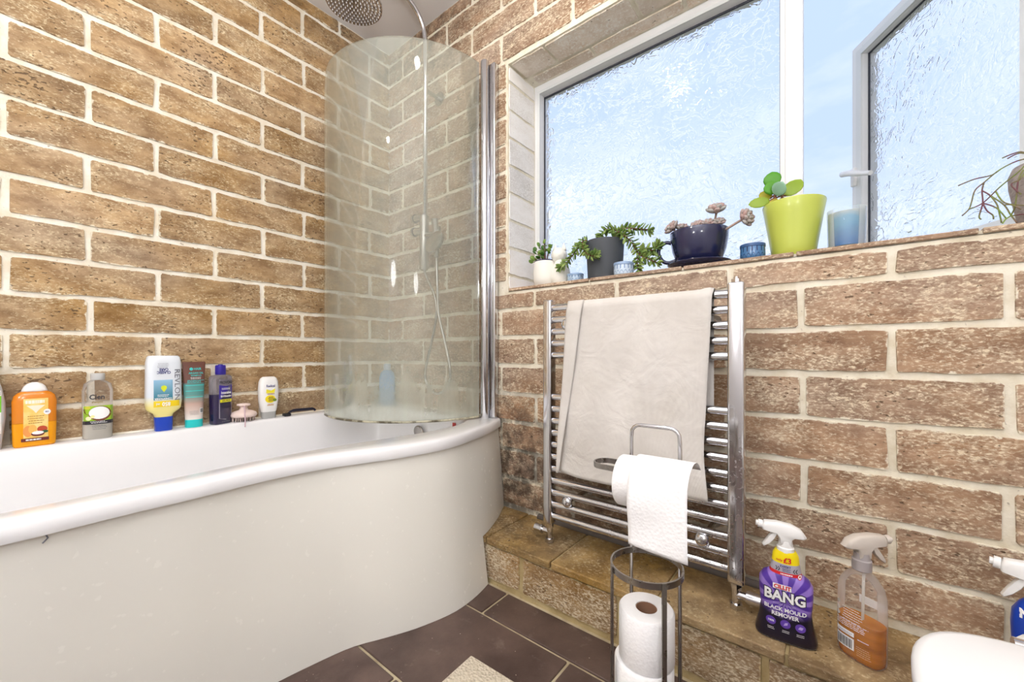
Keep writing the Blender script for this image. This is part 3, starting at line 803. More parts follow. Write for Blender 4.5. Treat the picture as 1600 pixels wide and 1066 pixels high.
tw.l(tw.bump(hh, .6, .0035), tw.b.inputs['Normal'])
to = Vector((1.37, -.10, .40))
towel_root = thing('towel', 'beige towel hanging over the top bars of the chrome rail', 'towel', to)
towel_root.location = (1.3945, -.1592, .4196); towel_root.scale = (.949, .949, .949)
LE = [(.365, 1.134), (.50, 1.139), (.70, 1.156), (.86, 1.164), (.955, 1.170)]
RE = [(.365, 1.600), (.42, 1.594), (.52, 1.584), (.64, 1.588), (.80, 1.597), (.955, 1.604)]
rt_ = .0145
def towel_pt(u, s):
    """s: 0 back hem .. 1 front hem"""
    if s < .30:
        z = .62 + (.935 - .62) * (s / .30); y = -.085 + rt_ + .002; e = .955
    elif s < .40:
        a = PI * (s - .30) / .10; z = .935 + (rt_ + .001) * math.sin(a); y = -.085 + rt_ * math.cos(a); e = .955
    else:
        q = (s - .40) / .60; zb_ = .372 + .012 * (u - .5) ** 2 * 4 + .010 * u - .004 * math.sin(u * 7); z = .935 + (zb_ - .935) * q
        wav = .0035 * math.sin(u * 9 + z * 6) + .0028 * math.sin(u * 21 - z * 11) + .004 * math.sin(z * 17 + u * 4) * min(1, q * 2)
        y = -.085 - rt_ - .004 - .007 * q + wav * min(1, q * 3) - .003; e = z
    xl, xr = interp(LE, e if s > .4 else .955), interp(RE, e if s > .4 else .955)
    if s < .30: xl += .02; xr -= .005
    x = xl + (xr - xl) * u
    z += .004 * math.exp(-((u - .965) / .03) ** 2) if .28 < s < .5 else 0
    return Vector((x, min(y, -.071 + (.04 if s < .31 else 0)), z)) - to
def two_sided(fn, nu, nv, th_):
    f = [fn(i / nu, j / nv) for j in range(nv + 1) for i in range(nu + 1)]
    # offset along numeric normals
    n_ = []
    for j in range(nv + 1):
        for i in range(nu + 1):
            a = f[j * (nu + 1) + min(i + 1, nu)] - f[j * (nu + 1) + max(i - 1, 0)]; b = f[min(j + 1, nv) * (nu + 1) + i] - f[max(j - 1, 0) * (nu + 1) + i]
            c = a.cross(b); n_.append(c.normalized() if c.length > 1e-12 else Vector((0, -1, 0)))
    b = MB(); o = len(f); w = nu + 1
    b.v = [tuple(p) for p in f] + [tuple(p + q * th_) for p, q in zip(f, n_)]
    for j in range(nv):
        for i in range(nu):
            a = j * w + i; b.f.append((a, a + 1, a + 1 + w, a + w)); b.f.append((o + a, o + a + w, o + a + 1 + w, o + a + 1))
    for i in range(nu):
        b.f.append((i, o + i, o + i + 1, i + 1)); a = nv * w + i; b.f.append((a, a + 1, o + a + 1, o + a))
    for j in range(nv):
        a = j * w; b.f.append((a, a + w, o + a + w, o + a)); a = j * w + nu; b.f.append((a, o + a, o + a + w, a + w))
    return b
two_sided(towel_pt, 40, 90, -.0026).build('cloth', tw.m, towel_root, smooth=True)
def fold_pt(u, s):
    z = .951 - .57 * s
    xl = interp(LE, z) - .002; wd = .052 * (1 - s) ** .8 + .006
    y = -.085 - rt_ - .016 - .008 * s - .003 * math.sin(u * PI)
    if s < .06: y += (.06 - s) / .06 * .010; z = .951 - .0 - .57 * s
    return Vector((xl + wd * u, y, z)) - to
two_sided(fold_pt, 8, 40, -.0026).build('fold', tw.m, towel_root, smooth=True)

# ------------------------------------------------------------------ toilet paper stand
cR = Vector((.7807, .625, 0)); cF = Vector((-.625, .7807, 0)); cam0 = Vector((1.848, -1.256, 0))
ho = cam0 + cR * .2655 + cF * .788
st = thing('toilet_roll_stand', 'steel strip stand holding toilet rolls before the towel rail', 'roll stand', ho)
RA = .0675
def ring_pts(z, r, n=48): return [(r * math.cos(2 * PI * k / n), r * math.sin(2 * PI * k / n), z) for k in range(n)]
MB().tube(ring_pts(.359, RA), .001, closed=True, flat=(.0018, .006)).build('top_ring', M['steel_strip'], st, ang=40)
MB().tube(ring_pts(.010, RA), .001, closed=True, flat=(.0018, .006)).build('base_ring', M['steel_strip'], st, ang=40)
MB().lathe([(.001, RA), (.005, RA), (.006, RA - .003)], 40).build('base_plate', M['steel_strip'], st, ang=30)
dirs = {k: (cR * math.cos(math.radians(a)) - cF * math.sin(math.radians(a))) for k, a in (('front', 83), ('left', 173), ('back', 263), ('right', 353))}
def strip(d, z0, z1):
    tdir = Vector((-d.y, d.x, 0)); b = MB(); p = d * (RA + .003)
    R = []
    for z in (z0, z1): R.append([tuple(p + tdir * a * .0045 + d * c * .0016 + Vector((0, 0, z))) for a, c in ((-1, -1), (1, -1), (1, 1), (-1, 1))])
    return b.rings(R)
for k in ('front', 'left'): strip(dirs[k], .004, .366).build('leg', M['steel_strip'], st)
pB, pR = dirs['back'] * (RA + .003), dirs['right'] * (RA + .003)
ZT = .628
ax = (pR - pB).normalized(); up = Vector((0, 0, 1))
loop = [pB + up * .004, pB + up * (ZT - .03)] + [pB + up * (ZT - .02 + .02 * math.sin(a)) + ax * (.02 - .02 * math.cos(a)) for a in (.4, .8, 1.2, PI / 2)] + \
       [pR + up * (ZT - .02 + .02 * math.sin(a)) - ax * (.02 - .02 * math.cos(a)) for a in (PI / 2, 1.2, .8, .4)] + [pR + up * (ZT - .03), pR + up * .004]
MB().tube(loop, .0040, 10).build('handle_loop', M['chrome'], st, smooth=True)
nrm_ = Vector((0, 0, 1)).cross(ax); nrm_ = nrm_ if nrm_.dot(cF) < 0 else -nrm_     # towards the viewer
za = .541
arm = [pR + up * za, pB + up * za, pB - ax * .046 + up * za]
for k in range(1, 9):
    a = PI * k / 9; arm.append(pB - ax * (.046 + .024 * math.sin(a)) + nrm_ * (.027 - .027 * math.cos(a)) + up * za)
arm += [pB - ax * .046 + nrm_ * .054 + up * za, pB + ax * .110 + nrm_ * .054 + up * za]
MB().tube(arm, .001, flat=(.0016, .0055)).build('roll_arm', M['steel_strip'], st, ang=40)

t = NT('tissue_paper'); v = t.pos((1, 1, 1))
t.b.inputs['Base Color'].default_value = rgba((244, 243, 244)); t.b.inputs['Roughness'].default_value = .95; t.b.inputs['Specular IOR Level'].default_value = .05
vo = t.n('TexVoronoi'); vo.inputs['Scale'].default_value = 190; t.l(v, vo.inputs['Vector'])
t.l(t.bump(t.math('ADD', vo.outputs['Distance'], t.noise(v, 25, 4)), .28, .0022), t.b.inputs['Normal'])
M['tissue'] = t.m
M['card'] = mat('brown_cardboard', (150, 112, 88), .9)
def roll(name, label, z, dx, r=.0525):
    o = thing(name, label, 'toilet roll', (ho.x + dx[0], ho.y + dx[1], z), 0, 'toilet rolls in the stand')
    n = 40; R = []
    for rad, zz in ((.0205, .0), (r - .002, .0), (r, .003), (r, .095), (r - .003, .099), (r - .01, .0995), (.0205, .0985)):
        R.append([(rad * math.cos(2 * PI * i / n), rad * math.sin(2 * PI * i / n), zz) for i in range(n)])
    MB().rings(R, closed=True).build('paper', M['tissue'], o, ang=40)
    R = [[(rad * math.cos(2 * PI * i / 24), rad * math.sin(2 * PI * i / 24), zz) for i in range(24)] for rad, zz in ((.0198, .001), (.0202, .097), (.0190, .097), (.0186, .001))]
    MB().rings(R, closed=True).build('core', M['card'], o, ang=40)
roll('toilet_roll', 'white toilet roll standing upright, uppermost in the steel stand', .180, (0, 0))
roll('toilet_roll', 'white toilet roll half hidden below the upright one in the stand', .0795, (-.004, -.003), .056)
# the roll in use hangs on the arm, a loose length over its front
rc = ho + pB + nrm_ * .054 + ax * .050 + up * (za - .017)
hr = thing('toilet_roll', 'white toilet roll on the stand arm with a loose sheet hanging', 'toilet roll', rc, 0)
n = 44; rad_ = .050
def hp_(t_, a, r): return tuple(ax * t_ + nrm_ * (r * math.sin(a)) + up * (r * math.cos(a)))
R = [[hp_(t_, 2 * PI * i / n, r) for i in range(n)] for t_, r in ((-.050, .021), (-.050, rad_ - .002), (-.0475, rad_), (.0475, rad_), (.05, rad_ - .002), (.05, .021))]
MB().rings(R, closed=True).build('paper', M['tissue'], hr, ang=40)
R = [[hp_(t_, 2 * PI * i / 24, r) for i in range(24)] for t_, r in ((-.0505, .0206), (.0505, .0206), (.0505, .0194), (-.0505, .0194))]
MB().rings(R, closed=True).build('core', M['card'], hr, ang=40)
def sheet_pt(u, s):
    t_ = -.014 + .105 * u
    if s < .3:
        a = -.9 + (s / .3) * 2.1; p = Vector(hp_(t_, a, rad_ + .004 + .004 * s / .3))
    else:
        q = (s - .3) / .7; p0 = Vector(hp_(t_, 1.2, rad_ + .008)); p = p0 + Vector((0, 0, -.118 * q - .006 * u * q)) + nrm_ * (.010 * math.sin(min(1, q * 2) * PI / 2) + .002 * math.sin(q * 6 + u * 3)) + ax * (.004 * q)
    if u < .42: p = p + nrm_ * .0006
    return p
two_sided(sheet_pt, 12, 30, .0007).build('loose_sheet', M['tissue'], hr, smooth=True)

# ------------------------------------------------------------------ bath mat and toilet
t = NT('beige_bath_mat'); v = t.pos((1, 1, 1)); t.b.inputs['Base Color'].default_value = rgba((208, 196, 176)); t.b.inputs['Roughness'].default_value = 1
vo = t.n('TexVoronoi'); vo.inputs['Scale'].default_value = 150; t.l(v, vo.inputs['Vector']); t.l(t.bump(vo.outputs['Distance'], .8, .005), t.b.inputs['Normal'])
mt_ = MB().box(0, .34, -.62, 0, .0005, .011, .004).build('bath_mat', t.m, loc=(1.131, -.527, 0)); mt_.rotation_euler = (0, 0, math.radians(2))
tag(mt_, 'corner of a beige ribbed bath mat on the slate floor', 'bath mat')
wc = thing('toilet', 'white toilet with closed rounded lid in the corner', 'toilet', (2.125, -.70, 0))
M['ceramic'] = mat('white_ceramic', (240, 240, 236), .12, coat=.4)
M['lid'] = mat('white_seat_plastic', (240, 241, 243), .25)
def lid_outline(k, z, n=56):
    R = []
    for i in range(n):
        t_ = 2 * PI * (i + .5) / n; c_, s_ = math.cos(t_), math.sin(t_); e = 2.0 / (4.2 if s_ > 0 else 2.3)
        R.append((.205 * k * math.copysign(abs(c_) ** e, c_), (.225 if s_ < 0 else .235) * k * math.copysign(abs(s_) ** e, s_), z))
    return R
lid_z = .418
MB().rings([lid_outline(.93, lid_z - .020), lid_outline(1., lid_z - .016), lid_outline(1., lid_z - .006), lid_outline(.985, lid_z - .001), lid_outline(.955, lid_z + .001), lid_outline(.7, lid_z + .003), lid_outline(.3, lid_z + .004)]).build('lid', M['lid'], wc, ang=50)
MB().rings([lid_outline(.95, lid_z - .040), lid_outline(.99, lid_z - .036), lid_outline(.99, lid_z - .024), lid_outline(.95, lid_z - .021)]).build('seat', M['lid'], wc, ang=50)
MB().rings([[(x * kx, y * ky + dy, z) for x, y, _ in lid_outline(1, 0)] for z, kx, ky, dy in ((.001, .55, .62, .06), (.02, .56, .63, .06), (.18, .56, .62, .06), (.30, .75, .82, .03), (.37, .92, .95, .0), (.389, .94, .96, .0))]).build('pan', M['ceramic'], wc, ang=40)
pb = MB().loft([(.20, .10, .12, 2.5), (.36, .128, .138, 2.5), (.374, .126, .136, 2.5), (.379, .115, .125, 2.5)], 40); pb.v = [(x + .04, y + .26, z) for x, y, z in pb.v]
pb.build('pan_back', M['ceramic'], wc, ang=40)
for sx_ in (-.075, .075): MB().cyl((sx_ - .02, .245, .405), (sx_ + .02, .245, .405), .012, 14).build('hinge', M['chrome'], wc, ang=30)

# ================================================================== things on the bath edge
BX = .036
def bottle_root(name, label, cat, y, rz=90, x=BX):
    return thing(name, label, cat, (x, y, RIM + .0005), rz)

# bottle cut by the frame
o = bottle_root('bottle', 'pale bottle with a green and white label, nearest of all on the bath edge', 'bottle', -1.300)
o.scale = (0.75, 0.9, 1)
pr = [(0, .028, .020, 3), (.01, .031, .023, 3), (.05, .036, .025, 3), (.09, .041, .026, 3), (.13, .040, .026, 3), (.17, .032, .024, 3), (.20, .022, .018, 3), (.215, .014, .014, 2.2)]
MB().loft(pr).build('body', mat('silver_white_plastic', (200, 202, 206), .35), o, ang=40); F = Face(pr)
MB().lathe([(.215, .015), (.218, .017), (.240, .017), (.243, .014)], 20).build('cap', M['white_pl'], o, ang=40)
lb = F.rect('label', -.030, .030, .045, .165, M['print_white'], o); F.rect('label_band', -.030, .030, .105, .150, mat('green_print', (130, 214, 60), .5), lb, .0013)

# orange shower gel
o = bottle_root('shower_gel_bottle', 'orange see-through shower gel bottle with white domed cap', 'bottle', -1.218)
o.scale = (0.7, 0.9, 1)
t = NT('orange_gel'); t.b.inputs['Base Color'].default_value = rgba((246, 164, 14)); t.b.inputs['Roughness'].default_value = .15; M['orange_gel'] = t.m
M['amber_pl'] = mat('amber_plastic', (228, 134, 22), .14, coat=.4)
pr = [(0, .054, .020, 4), (.004, .058, .024, 4), (.068, .0605, .025, 4), (.0685, .0605, .025, 4), (.130, .061, .025, 4), (.146, .056, .024, 3.4), (.154, .046, .021, 3), (.158, .036, .017, 2.6)]
MB().loft(pr[:3]).build('gel', M['orange_gel'], o, ang=40)
MB().loft(pr[3:]).build('body', M['amber_pl'], o, ang=40); F = Face(pr)
MB().loft([(.1575, .036, .018, 2.4), (.162, .035, .018, 2.4), (.172, .030, .016, 2.3), (.180, .020, .012, 2.2), (.184, .008, .006, 2)]).build('cap', M['white_pl'], o, smooth=True)
t = NT('yellow_label'); v = t.pos((1, 1, 1)); t.l(t.mix(t.rng(t.noise(v, 30, 3), .4, .65), rgba((248, 205, 100)), rgba((250, 226, 150))), t.b.inputs['Base Color']); t.b.inputs['Roughness'].default_value = .4
lb = F.rect('label', -.030, .036, .020, .138, t.m, o)
M['tan'] = mat('tan_print', (196, 140, 60), .5); M['maroon'] = mat('maroon_print', (112, 36, 30), .5)
F.poly('emblem', [(-.022, .118), (.028, .118), (.012, .106), (.003, .096), (-.006, .106)], mat('pale_print', (250, 240, 218), .5), lb, .0012)
F.lines('brand_line', -.026, .032, .124, 1, .01, mat('pale_print2', (252, 246, 232), .5), lb, .009, seed=3)
F.lines('fine_print', -.020, .026, .086, 4, .0065, M['tan'], lb, .0022, seed=4)
F.disc('peach', -.018, .045, .013, .016, mat('peach_print', (242, 160, 84), .5), lb, .0012); F.disc('peach', -.006, .050, .011, .013, mat('peach_print2', (246, 190, 96), .5), lb, .0014)
F.disc('mango', .020, .049, .014, .009, mat('mango_print', (190, 70, 40), .5), lb, .0012); F.disc('leaf_print', .026, .041, .010, .004, mat('leaf_print', (40, 90, 60), .5), lb, .0014)
F.disc('bowl', .008, .036, .018, .007, M['maroon'], lb, .0015); F.disc('cream', .008, .039, .016, .005, M['print_white'], lb, .0018)
bn = F.rect('banner', -.036, .038, .016, .025, M['maroon'], o, .0020); F.lines('banner_print', -.027, .024, .0185, 1, .01, M['print_white'], bn, .004, .0026, seed=5)
F.disc('roundel', .033, .098, .010, .008, M['print_white'], o, .0020); F.text('BIO', .033, .098, .006, M['print_navy'], o, off=.0026)

# coconut shampoo
o = bottle_root('shampoo_bottle', 'clear shampoo bottle with a coconut picture and grey cap', 'bottle', -1.090)
o.scale = (0.74, 0.9, 1)
pr = [(0, .041, .024, 2.8), (.004, .045, .027, 2.8), (.060, .0465, .028, 2.8), (.062, .0465, .028, 2.8), (.150, .047, .028, 2.8), (.172, .041, .026, 2.6), (.181, .026, .020, 2.2), (.184, .021, .018, 2)]
MB().loft([(z, a - .002, b - .002, e) for z, a, b, e in pr[:3]]).build('liquid', mat('milky_liquid', (222, 218, 208), .4), o, ang=40)
MB().loft(pr).build('body', M['clear_plastic'], o, ang=40); F = Face(pr)
MB().lathe([(.184, .021), (.187, .0225), (.203, .0225), (.205, .020)], 24).build('cap', mat('pale_grey_cap', (206, 206, 204), .35), o, ang=40)
M['lime'] = mat('lime_print', (160, 204, 40), .5)
lb = F.rect('picture', -.044, .044, .058, .104, M['lime'], o)
F.poly('white_sweep', [(-.044, .058), (.012, .058), (-.010, .072), (-.030, .104), (-.044, .104)], M['print_white'], lb, .0012)
F.disc('coconut_shell', .004, .080, .034, .023, mat('coconut_brown', (120, 62, 40), .6), lb, .0014); F.disc('coconut_flesh', .002, .082, .031, .0195, M['print_white'], lb, .0019)
F.poly('shell_piece', [(-.044, .094), (-.041, .084), (-.034, .077), (-.028, .076), (-.036, .080), (-.040, .088), (-.041, .095)], mat('coconut_brown2', (110, 58, 36), .6), lb, .0016)
F.disc('blossom', -.030, .066, .008, .006, mat('blossom', (250, 244, 200), .5), lb, .0020); F.disc('blossom', -.018, .071, .006, .005, mat('blossom2', (250, 240, 170), .5), lb, .0022)
F.disc('bud', -.032, .099, .008, .005, mat('bud', (214, 208, 60), .5), lb, .0022)
bn = F.rect('banner', -.045, .045, .047, .058, M['print_dark'], o, .0009); F.lines('banner_print', -.026, .030, .0545, 2, .004, M['print_white'], bn, .0014, .0016, seed=8)
F.text('Cien', -.005, .131, .021, M['print_dark'], o, bold=.03, sx=1.15); F.text('shampoo', -.004, .116, .009, mat('gold_print', (150, 120, 20), .5), o)
F.lines('fine_print', -.022, .026, .041, 3, .005, M['print_grey'], o, .0012, seed=9)

# upside-down conditioner
o = bottle_root('conditioner_bottle', 'large pearly bottle standing upside down on a blue cap', 'bottle', -.931)
o.scale = (0.78, 0.9, 1)
pr = [(.048, .030, .020, 2.6), (.058, .034, .022, 2.8), (.070, .054, .026, 3), (.078, .060, .028, 3.4), (.100, .0625, .029, 3.6), (.1005, .0625, .029, 3.6), (.235, .0605, .026, 4), (.254, .056, .019, 4), (.259, .050, .014, 4)]
t = NT('pearl_plastic_yellow'); geo = t.n('NewGeometry'); sx = t.n('SeparateXYZ'); t.l(geo.outputs['Position'], sx.inputs[0])
t.l(t.mix(t.rng(sx.outputs['Z'], RIM + .085, RIM + .120), rgba((250, 236, 150)), rgba((224, 230, 238))), t.b.inputs['Base Color']); t.b.inputs['Roughness'].default_value = .3; t.b.inputs['Coat Weight'].default_value = .3
MB().loft(pr).build('body', t.m, o, ang=40); F = Face(pr)
MB().loft([(0, .029, .020, 3.2), (.002, .030, .021, 3.2), (.047, .032, .022, 3.2), (.048, .030, .020, 3.2)]).build('cap', mat('blue_cap', (28, 70, 190), .3), o, ang=40)
t = NT('teal_label'); geo = t.n('NewGeometry'); sx = t.n('SeparateXYZ'); t.l(geo.outputs['Position'], sx.inputs[0])
t.l(t.mix(t.rng(sx.outputs['Z'], RIM + .110, RIM + .175), rgba((20, 120, 140)), rgba((150, 196, 226))), t.b.inputs['Base Color']); t.b.inputs['Roughness'].default_value = .35
lb = F.rect('label', -.038, .026, .108, .176, t.m, o)
F.poly('drop', [(-.004, .134), (.006, .147), (.005, .154), (-.004, .158), (-.013, .154), (-.014, .147)], mat('drop_print', (214, 226, 40), .5), lb, .0014)
F.text('CONDITIONER', -.006, .112, .0085, M['print_white'], lb, 180, .03); F.lines('fine_print', -.028, .018, .124, 2, .005, M['print_white'], lb, .0018, seed=11)
yl = F.rect('yellow_band', -.038, .050, .084, .104, mat('yellow_print', (248, 216, 30), .4), o); F.text('850', .004, .094, .019, M['print_white'], yl, 180, .03); F.text('ml', -.024, .094, .012, M['print_white'], yl, 180, .02)
F.text('REVLON', .0415, .158, .0285, M['print_grey'], o, -90, .0, sx=1.02)
F.text('CLASSIC', -.004, .202, .0125, M['print_navy'], o, 180, .03); F.text('CARE', -.004, .212, .0125, M['print_navy'], o, 180, .03)
F.lines('fine_print', -.026, .018, .232, 4, .0045, M['print_grey'], o, .0009, seed=12)

# argan oil tube
o = bottle_root('shampoo_tube', 'brown and teal hair tube standing on its turquoise cap', 'tube', -.846)
o.scale = (0.86, 0.9, 1)
pr = [(.028, .029, .022, 2.2), (.032, .030, .022, 2.2), (.10, .034, .018, 2.2), (.16, .036, .011, 2.2), (.21, .0385, .004, 2.2), (.236, .0395, .0016, 2.2)]
t = NT('tube_print'); geo = t.n('NewGeometry'); sx = t.n('SeparateXYZ'); t.l(geo.outputs['Position'], sx.inputs[0])
c1 = t.mix(t.rng(sx.outputs['Z'], RIM + .028, RIM + .09), rgba((240, 234, 228)), rgba((196, 160, 146)))
c1 = t.mix(t.rng(sx.outputs['Z'], RIM + .085, RIM + .118), c1, rgba((92, 150, 146)))
c1 = t.mix(t.rng(sx.outputs['Z'], RIM + .155, RIM + .162), c1, rgba((112, 72, 62)))
t.l(c1, t.b.inputs['Base Color']); t.b.inputs['Roughness'].default_value = .3
MB().loft(pr).build('body', t.m, o, ang=40); F = Face(pr)
MB().loft([(0, .029, .022, 2.3), (.002, .030, .023, 2.3), (.027, .030, .023, 2.3), (.028, .029, .022, 2.3)]).build('cap', mat('turquoise_cap', (44, 208, 208), .35), o, ang=40)
M['aqua'] = mat('aqua_print', (70, 206, 204), .45)
for z in (.108, .130, .150): F.rect('stripe', -.030, .034, z, z + .0025, M['aqua'], o)
F.disc('emblem', -.010, .210, .006, .0055, M['aqua'], o); F.text('HAIR', .011, .210, .0115, M['aqua'], o, bold=.02)
F.text('ARGAN OIL', .006, .195, .0095, M['aqua'], o, bold=.02); F.text('SHAMPOO', .006, .186, .0075, M['aqua'], o, bold=.02)
F.lines('fine_print', -.014, .028, .178, 2, .004, M['print_white'], o, .0014, seed=14); F.lines('fine_print', -.030, .034, .168, 3, .004, M['aqua'], o, .0018, seed=15)
F.lines('fine_print', -.020, .014, .058, 4, .004, M['print_grey'], o, .0008, seed=16)
bc = F.rect('barcode', .016, .029, .050, .068, M['print_white'], o)
bb = MB()
for k in range(7): bb.add([(.0175 + (x + k) * .0015, F.y(.0175 + (x + k) * .0015, z) - .0014, z) for x, z in ((0, .052), (.6, .052), (.6, .066), (0, .066))], [(0, 1, 2, 3)])
bb.build('barcode_bars', M['print_dark'], bc)

# purple shampoo
o = bottle_root('shampoo_bottle', 'dark purple shampoo bottle with blue cap and silver label', 'bottle', -.765, 112)
o.scale = (0.82, 0.9, 1)
pr = [(0, .038, .020, 4), (.004, .041, .023, 4), (.112, .043, .024, 4), (.1125, .043, .024, 4), (.165, .044, .024, 4), (.178, .043, .023, 4), (.183, .038, .019, 3.5), (.186, .020, .016, 2.2)]
MB().loft(pr[:3]).build('shampoo', mat('dark_purple_liquid', (42, 34, 72), .12, coat=.5), o, ang=40)
MB().loft(pr[3:]).build('body', M['clear_grey'], o, ang=40); F = Face(pr)
MB().loft([(.186, .017, .015, 3), (.188, .019, .016, 3), (.219, .019, .016, 3), (.222, .016, .014, 3)]).build('cap', mat('purple_blue_cap', (52, 40, 156), .3), o, ang=40)
MB().loft([(.222, .009, .009, 2.4), (.225, .008, .008, 2.4)]).build('cap_lip', mat('purple_blue_cap2', (48, 36, 140), .3), o)
t = NT('silver_label'); v = t.pos((1, 1, 1)); t.b.inputs['Base Color'].default_value = rgba((190, 184, 200)); t.b.inputs['Metallic'].default_value = .35; t.b.inputs['Roughness'].default_value = .35
M['silver'] = t.m
lb = F.poly('label', [(-.026, .022), (.004, .016), (.036, .024), (.036, .168), (-.026, .168)], M['silver'], o, .0008)
M['violet'] = mat('violet_print', (62, 44, 160), .45)
F.poly('label_band', [(-.026, .094), (.036, .094), (.036, .148), (.005, .142), (-.026, .148)], M['violet'], lb, .0012)
F.text('PROVOKE', .006, .156, .0145, M['print_dark'], lb, bold=.03, sx=.95); F.text('Intensive', .006, .118, .0135, M['print_white'], lb, bold=.03); F.text('Brightening', .006, .105, .0115, M['print_white'], lb, bold=.03)
F.lines('fine_print', -.016, .030, .134, 2, .004, M['print_white'], lb, .0018, .0018, seed=18)
yl = F.rect('yellow_band', -.022, .034, .082, .093, mat('acid_yellow_print', (238, 232, 40), .4), lb, .0013); F.text('XXL PACK', .006, .0875, .008, M['print_dark'], yl, bold=.03, off=.002)
F.lines('fine_print', -.020, .032, .076, 4, .006, M['print_dark'], lb, .0022, .0018, seed=19); F.lines('fine_print', -.018, .030, .0085, 1, .004, M['print_grey'], o, .0018, seed=20)

# pink scalp brush
o = bottle_root('scalp_brush', 'pale pink scalp massage brush resting on its bristles', 'brush', -.690, 90, .040)
M['pink'] = mat('pale_pink_plastic', (238, 216, 208), .4)
MB().lathe([(.017, .036), (.019, .043), (.026, .0455), (.034, .042), (.040, .030), (.044, .016), (.052, .012), (.058, .013), (.061, .022), (.064, .0235), (.068, .021), (.070, .012)], 36).build('handle', M['pink'], o, ang=60)
br = MB().tube([(0, 0, 0), (0, 0, .018)], [.0016, .0026], 6).mesh('bristle', M['pink'], True)
for rr_, nn in ((.038, 14), (.024, 9), (.010, 4)):
    for k in range(nn):
        a = 2 * PI * k / nn + .2
        inst('bristle', br, o, Matrix.Translation((rr_ * math.cos(a), rr_ * math.sin(a) * .62, .0005)))
MB().tube(smooth_path([(-.004, -.020, .062), (-.006, -.032, .045), (-.010, -.046, .026), (-.010, -.050, .010), (-.011, -.052, -.006), (-.012, -.054, -.016)], 4), .0022, 6).build('strand', mat('mauve_strand', (206, 176, 186), .6), o, smooth=True)

# white lotion
o = bottle_root('lotion_bottle', 'small white lotion bottle with a yellow label on grey cap', 'bottle', -.600)
o.scale = (0.9, 0.95, 1)
pr = [(.027, .030, .019, 3), (.032, .032, .021, 3), (.07, .039, .024, 3), (.115, .041, .024, 3), (.150, .0385, .021, 3), (.164, .032, .016, 3), (.170, .024, .010, 3)]
MB().loft(pr).build('body', M['white_pl'], o, ang=60); F = Face(pr)
MB().loft([(0, .027, .017, 3), (.002, .028, .018, 3), (.026, .030, .019, 3), (.027, .029, .018, 3)]).build('cap', mat('grey_cap', (176, 176, 174), .4), o, ang=40)
F.text('Radical', .001, .133, .0135, mat('slate_blue_print', (104, 100, 150), .5), o, bold=.02, sx=.95)
F.poly('wedge', [(-.018, .104), (.016, .104), (.020, .122), (.002, .114), (-.017, .120)], mat('lemon_print', (240, 226, 50), .5), o)
F.lines('fine_print', -.017, .017, .099, 1, .004, M['tan'], o, .0035, seed=22)
F.disc('lemon', -.001, .080, .021, .016, mat('lemon_print2', (246, 220, 30), .5), o, .0010); F.disc('olive', .018, .075, .008, .006, mat('olive_print', (120, 150, 50), .5), o, .0014)
F.lines('fine_print', -.010, .016, .086, 4, .005, mat('olive_dark', (90, 84, 40), .5), o, .0028, .0016, seed=23); F.lines('fine_print', -.014, .018, .057, 2, .004, M['tan'], o, .0025, seed=24)

# black razor-like clip
o = bottle_root('razor', 'black plastic razor lying on the bath edge beside the screen', 'razor', -.480, 90, .044)
MB().tube(smooth_path([(-.045, -.004, .012), (-.03, 0, .020), (0, .004, .020), (.035, .004, .019), (.060, .002, .018), (.068, 0, .010)], 5), [.005] * 6 + [.0065] * 14 + [.005] * 6, 10).build('handle', mat('navy_black_plastic', (26, 26, 48), .4), o, smooth=True)
MB().box(-.066, -.040, -.016, .012, .0005, .012, .003).build('blade_head', M['black'], o, ang=40)

# blue bottle in the bath corner behind the glass
o = thing('shampoo_bottle', 'blue bottle standing in the bath corner behind the glass', 'bottle', (.042, -.040, RIM + .0005), 45)
pr = [(0, .036, .022, 3), (.004, .039, .025, 3), (.14, .039, .025, 3), (.165, .032, .022, 2.6), (.178, .018, .016, 2.2)]
MB().loft(pr).build('body', mat('sky_blue_plastic', (96, 150, 206), .35), o, ang=40)
MB().lathe([(.178, .016), (.180, .018), (.208, .018), (.211, .015)], 20).build('cap', mat('pale_blue_cap', (170, 190, 214), .35), o, ang=40)

# ================================================================== cleaning sprays on the ledge
def sprayer(o, z, mcol, ang, sc=1., collar=None):
    """trigger head pointing along local -x turned by ang"""
    R_ = Matrix.Translation((0, 0, z)) @ Matrix.Rotation(math.radians(ang), 4, 'Z') @ Matrix.Scale(sc, 4)
    MB().lathe([(-.030, .0165), (-.028, .0185), (-.006, .0185), (-.004, .016), (.010, .0145)], 24).xf(R_).build('collar', collar or mcol, o, ang=40)
    head_ = [(-.050, .030), (-.052, .040), (-.046, .050), (-.020, .0525), (.012, .049), (.032, .040), (.043, .024), (.038, .020), (.020, .020), (.013, .014), (.012, -.002), (-.013, -.002), (-.014, .014), (-.022, .026)]
    MB().pillow(head_, .0135).xf(R_).build('spray_head', mcol, o, ang=50)
    MB().cyl((-.050, 0, .040), (-.059, 0, .041), .0095, 14).cyl((-.058, 0, .041), (-.064, 0, .0415), .006, 12).xf(R_).build('nozzle', mcol, o, ang=40)
    MB().pillow([(-.026, .028), (-.016, .026), (-.024, .010), (-.036, -.004), (-.047, -.012), (-.050, -.008), (-.042, .006), (-.034, .018)], .008).xf(R_).build('trigger', mcol, o, ang=50)

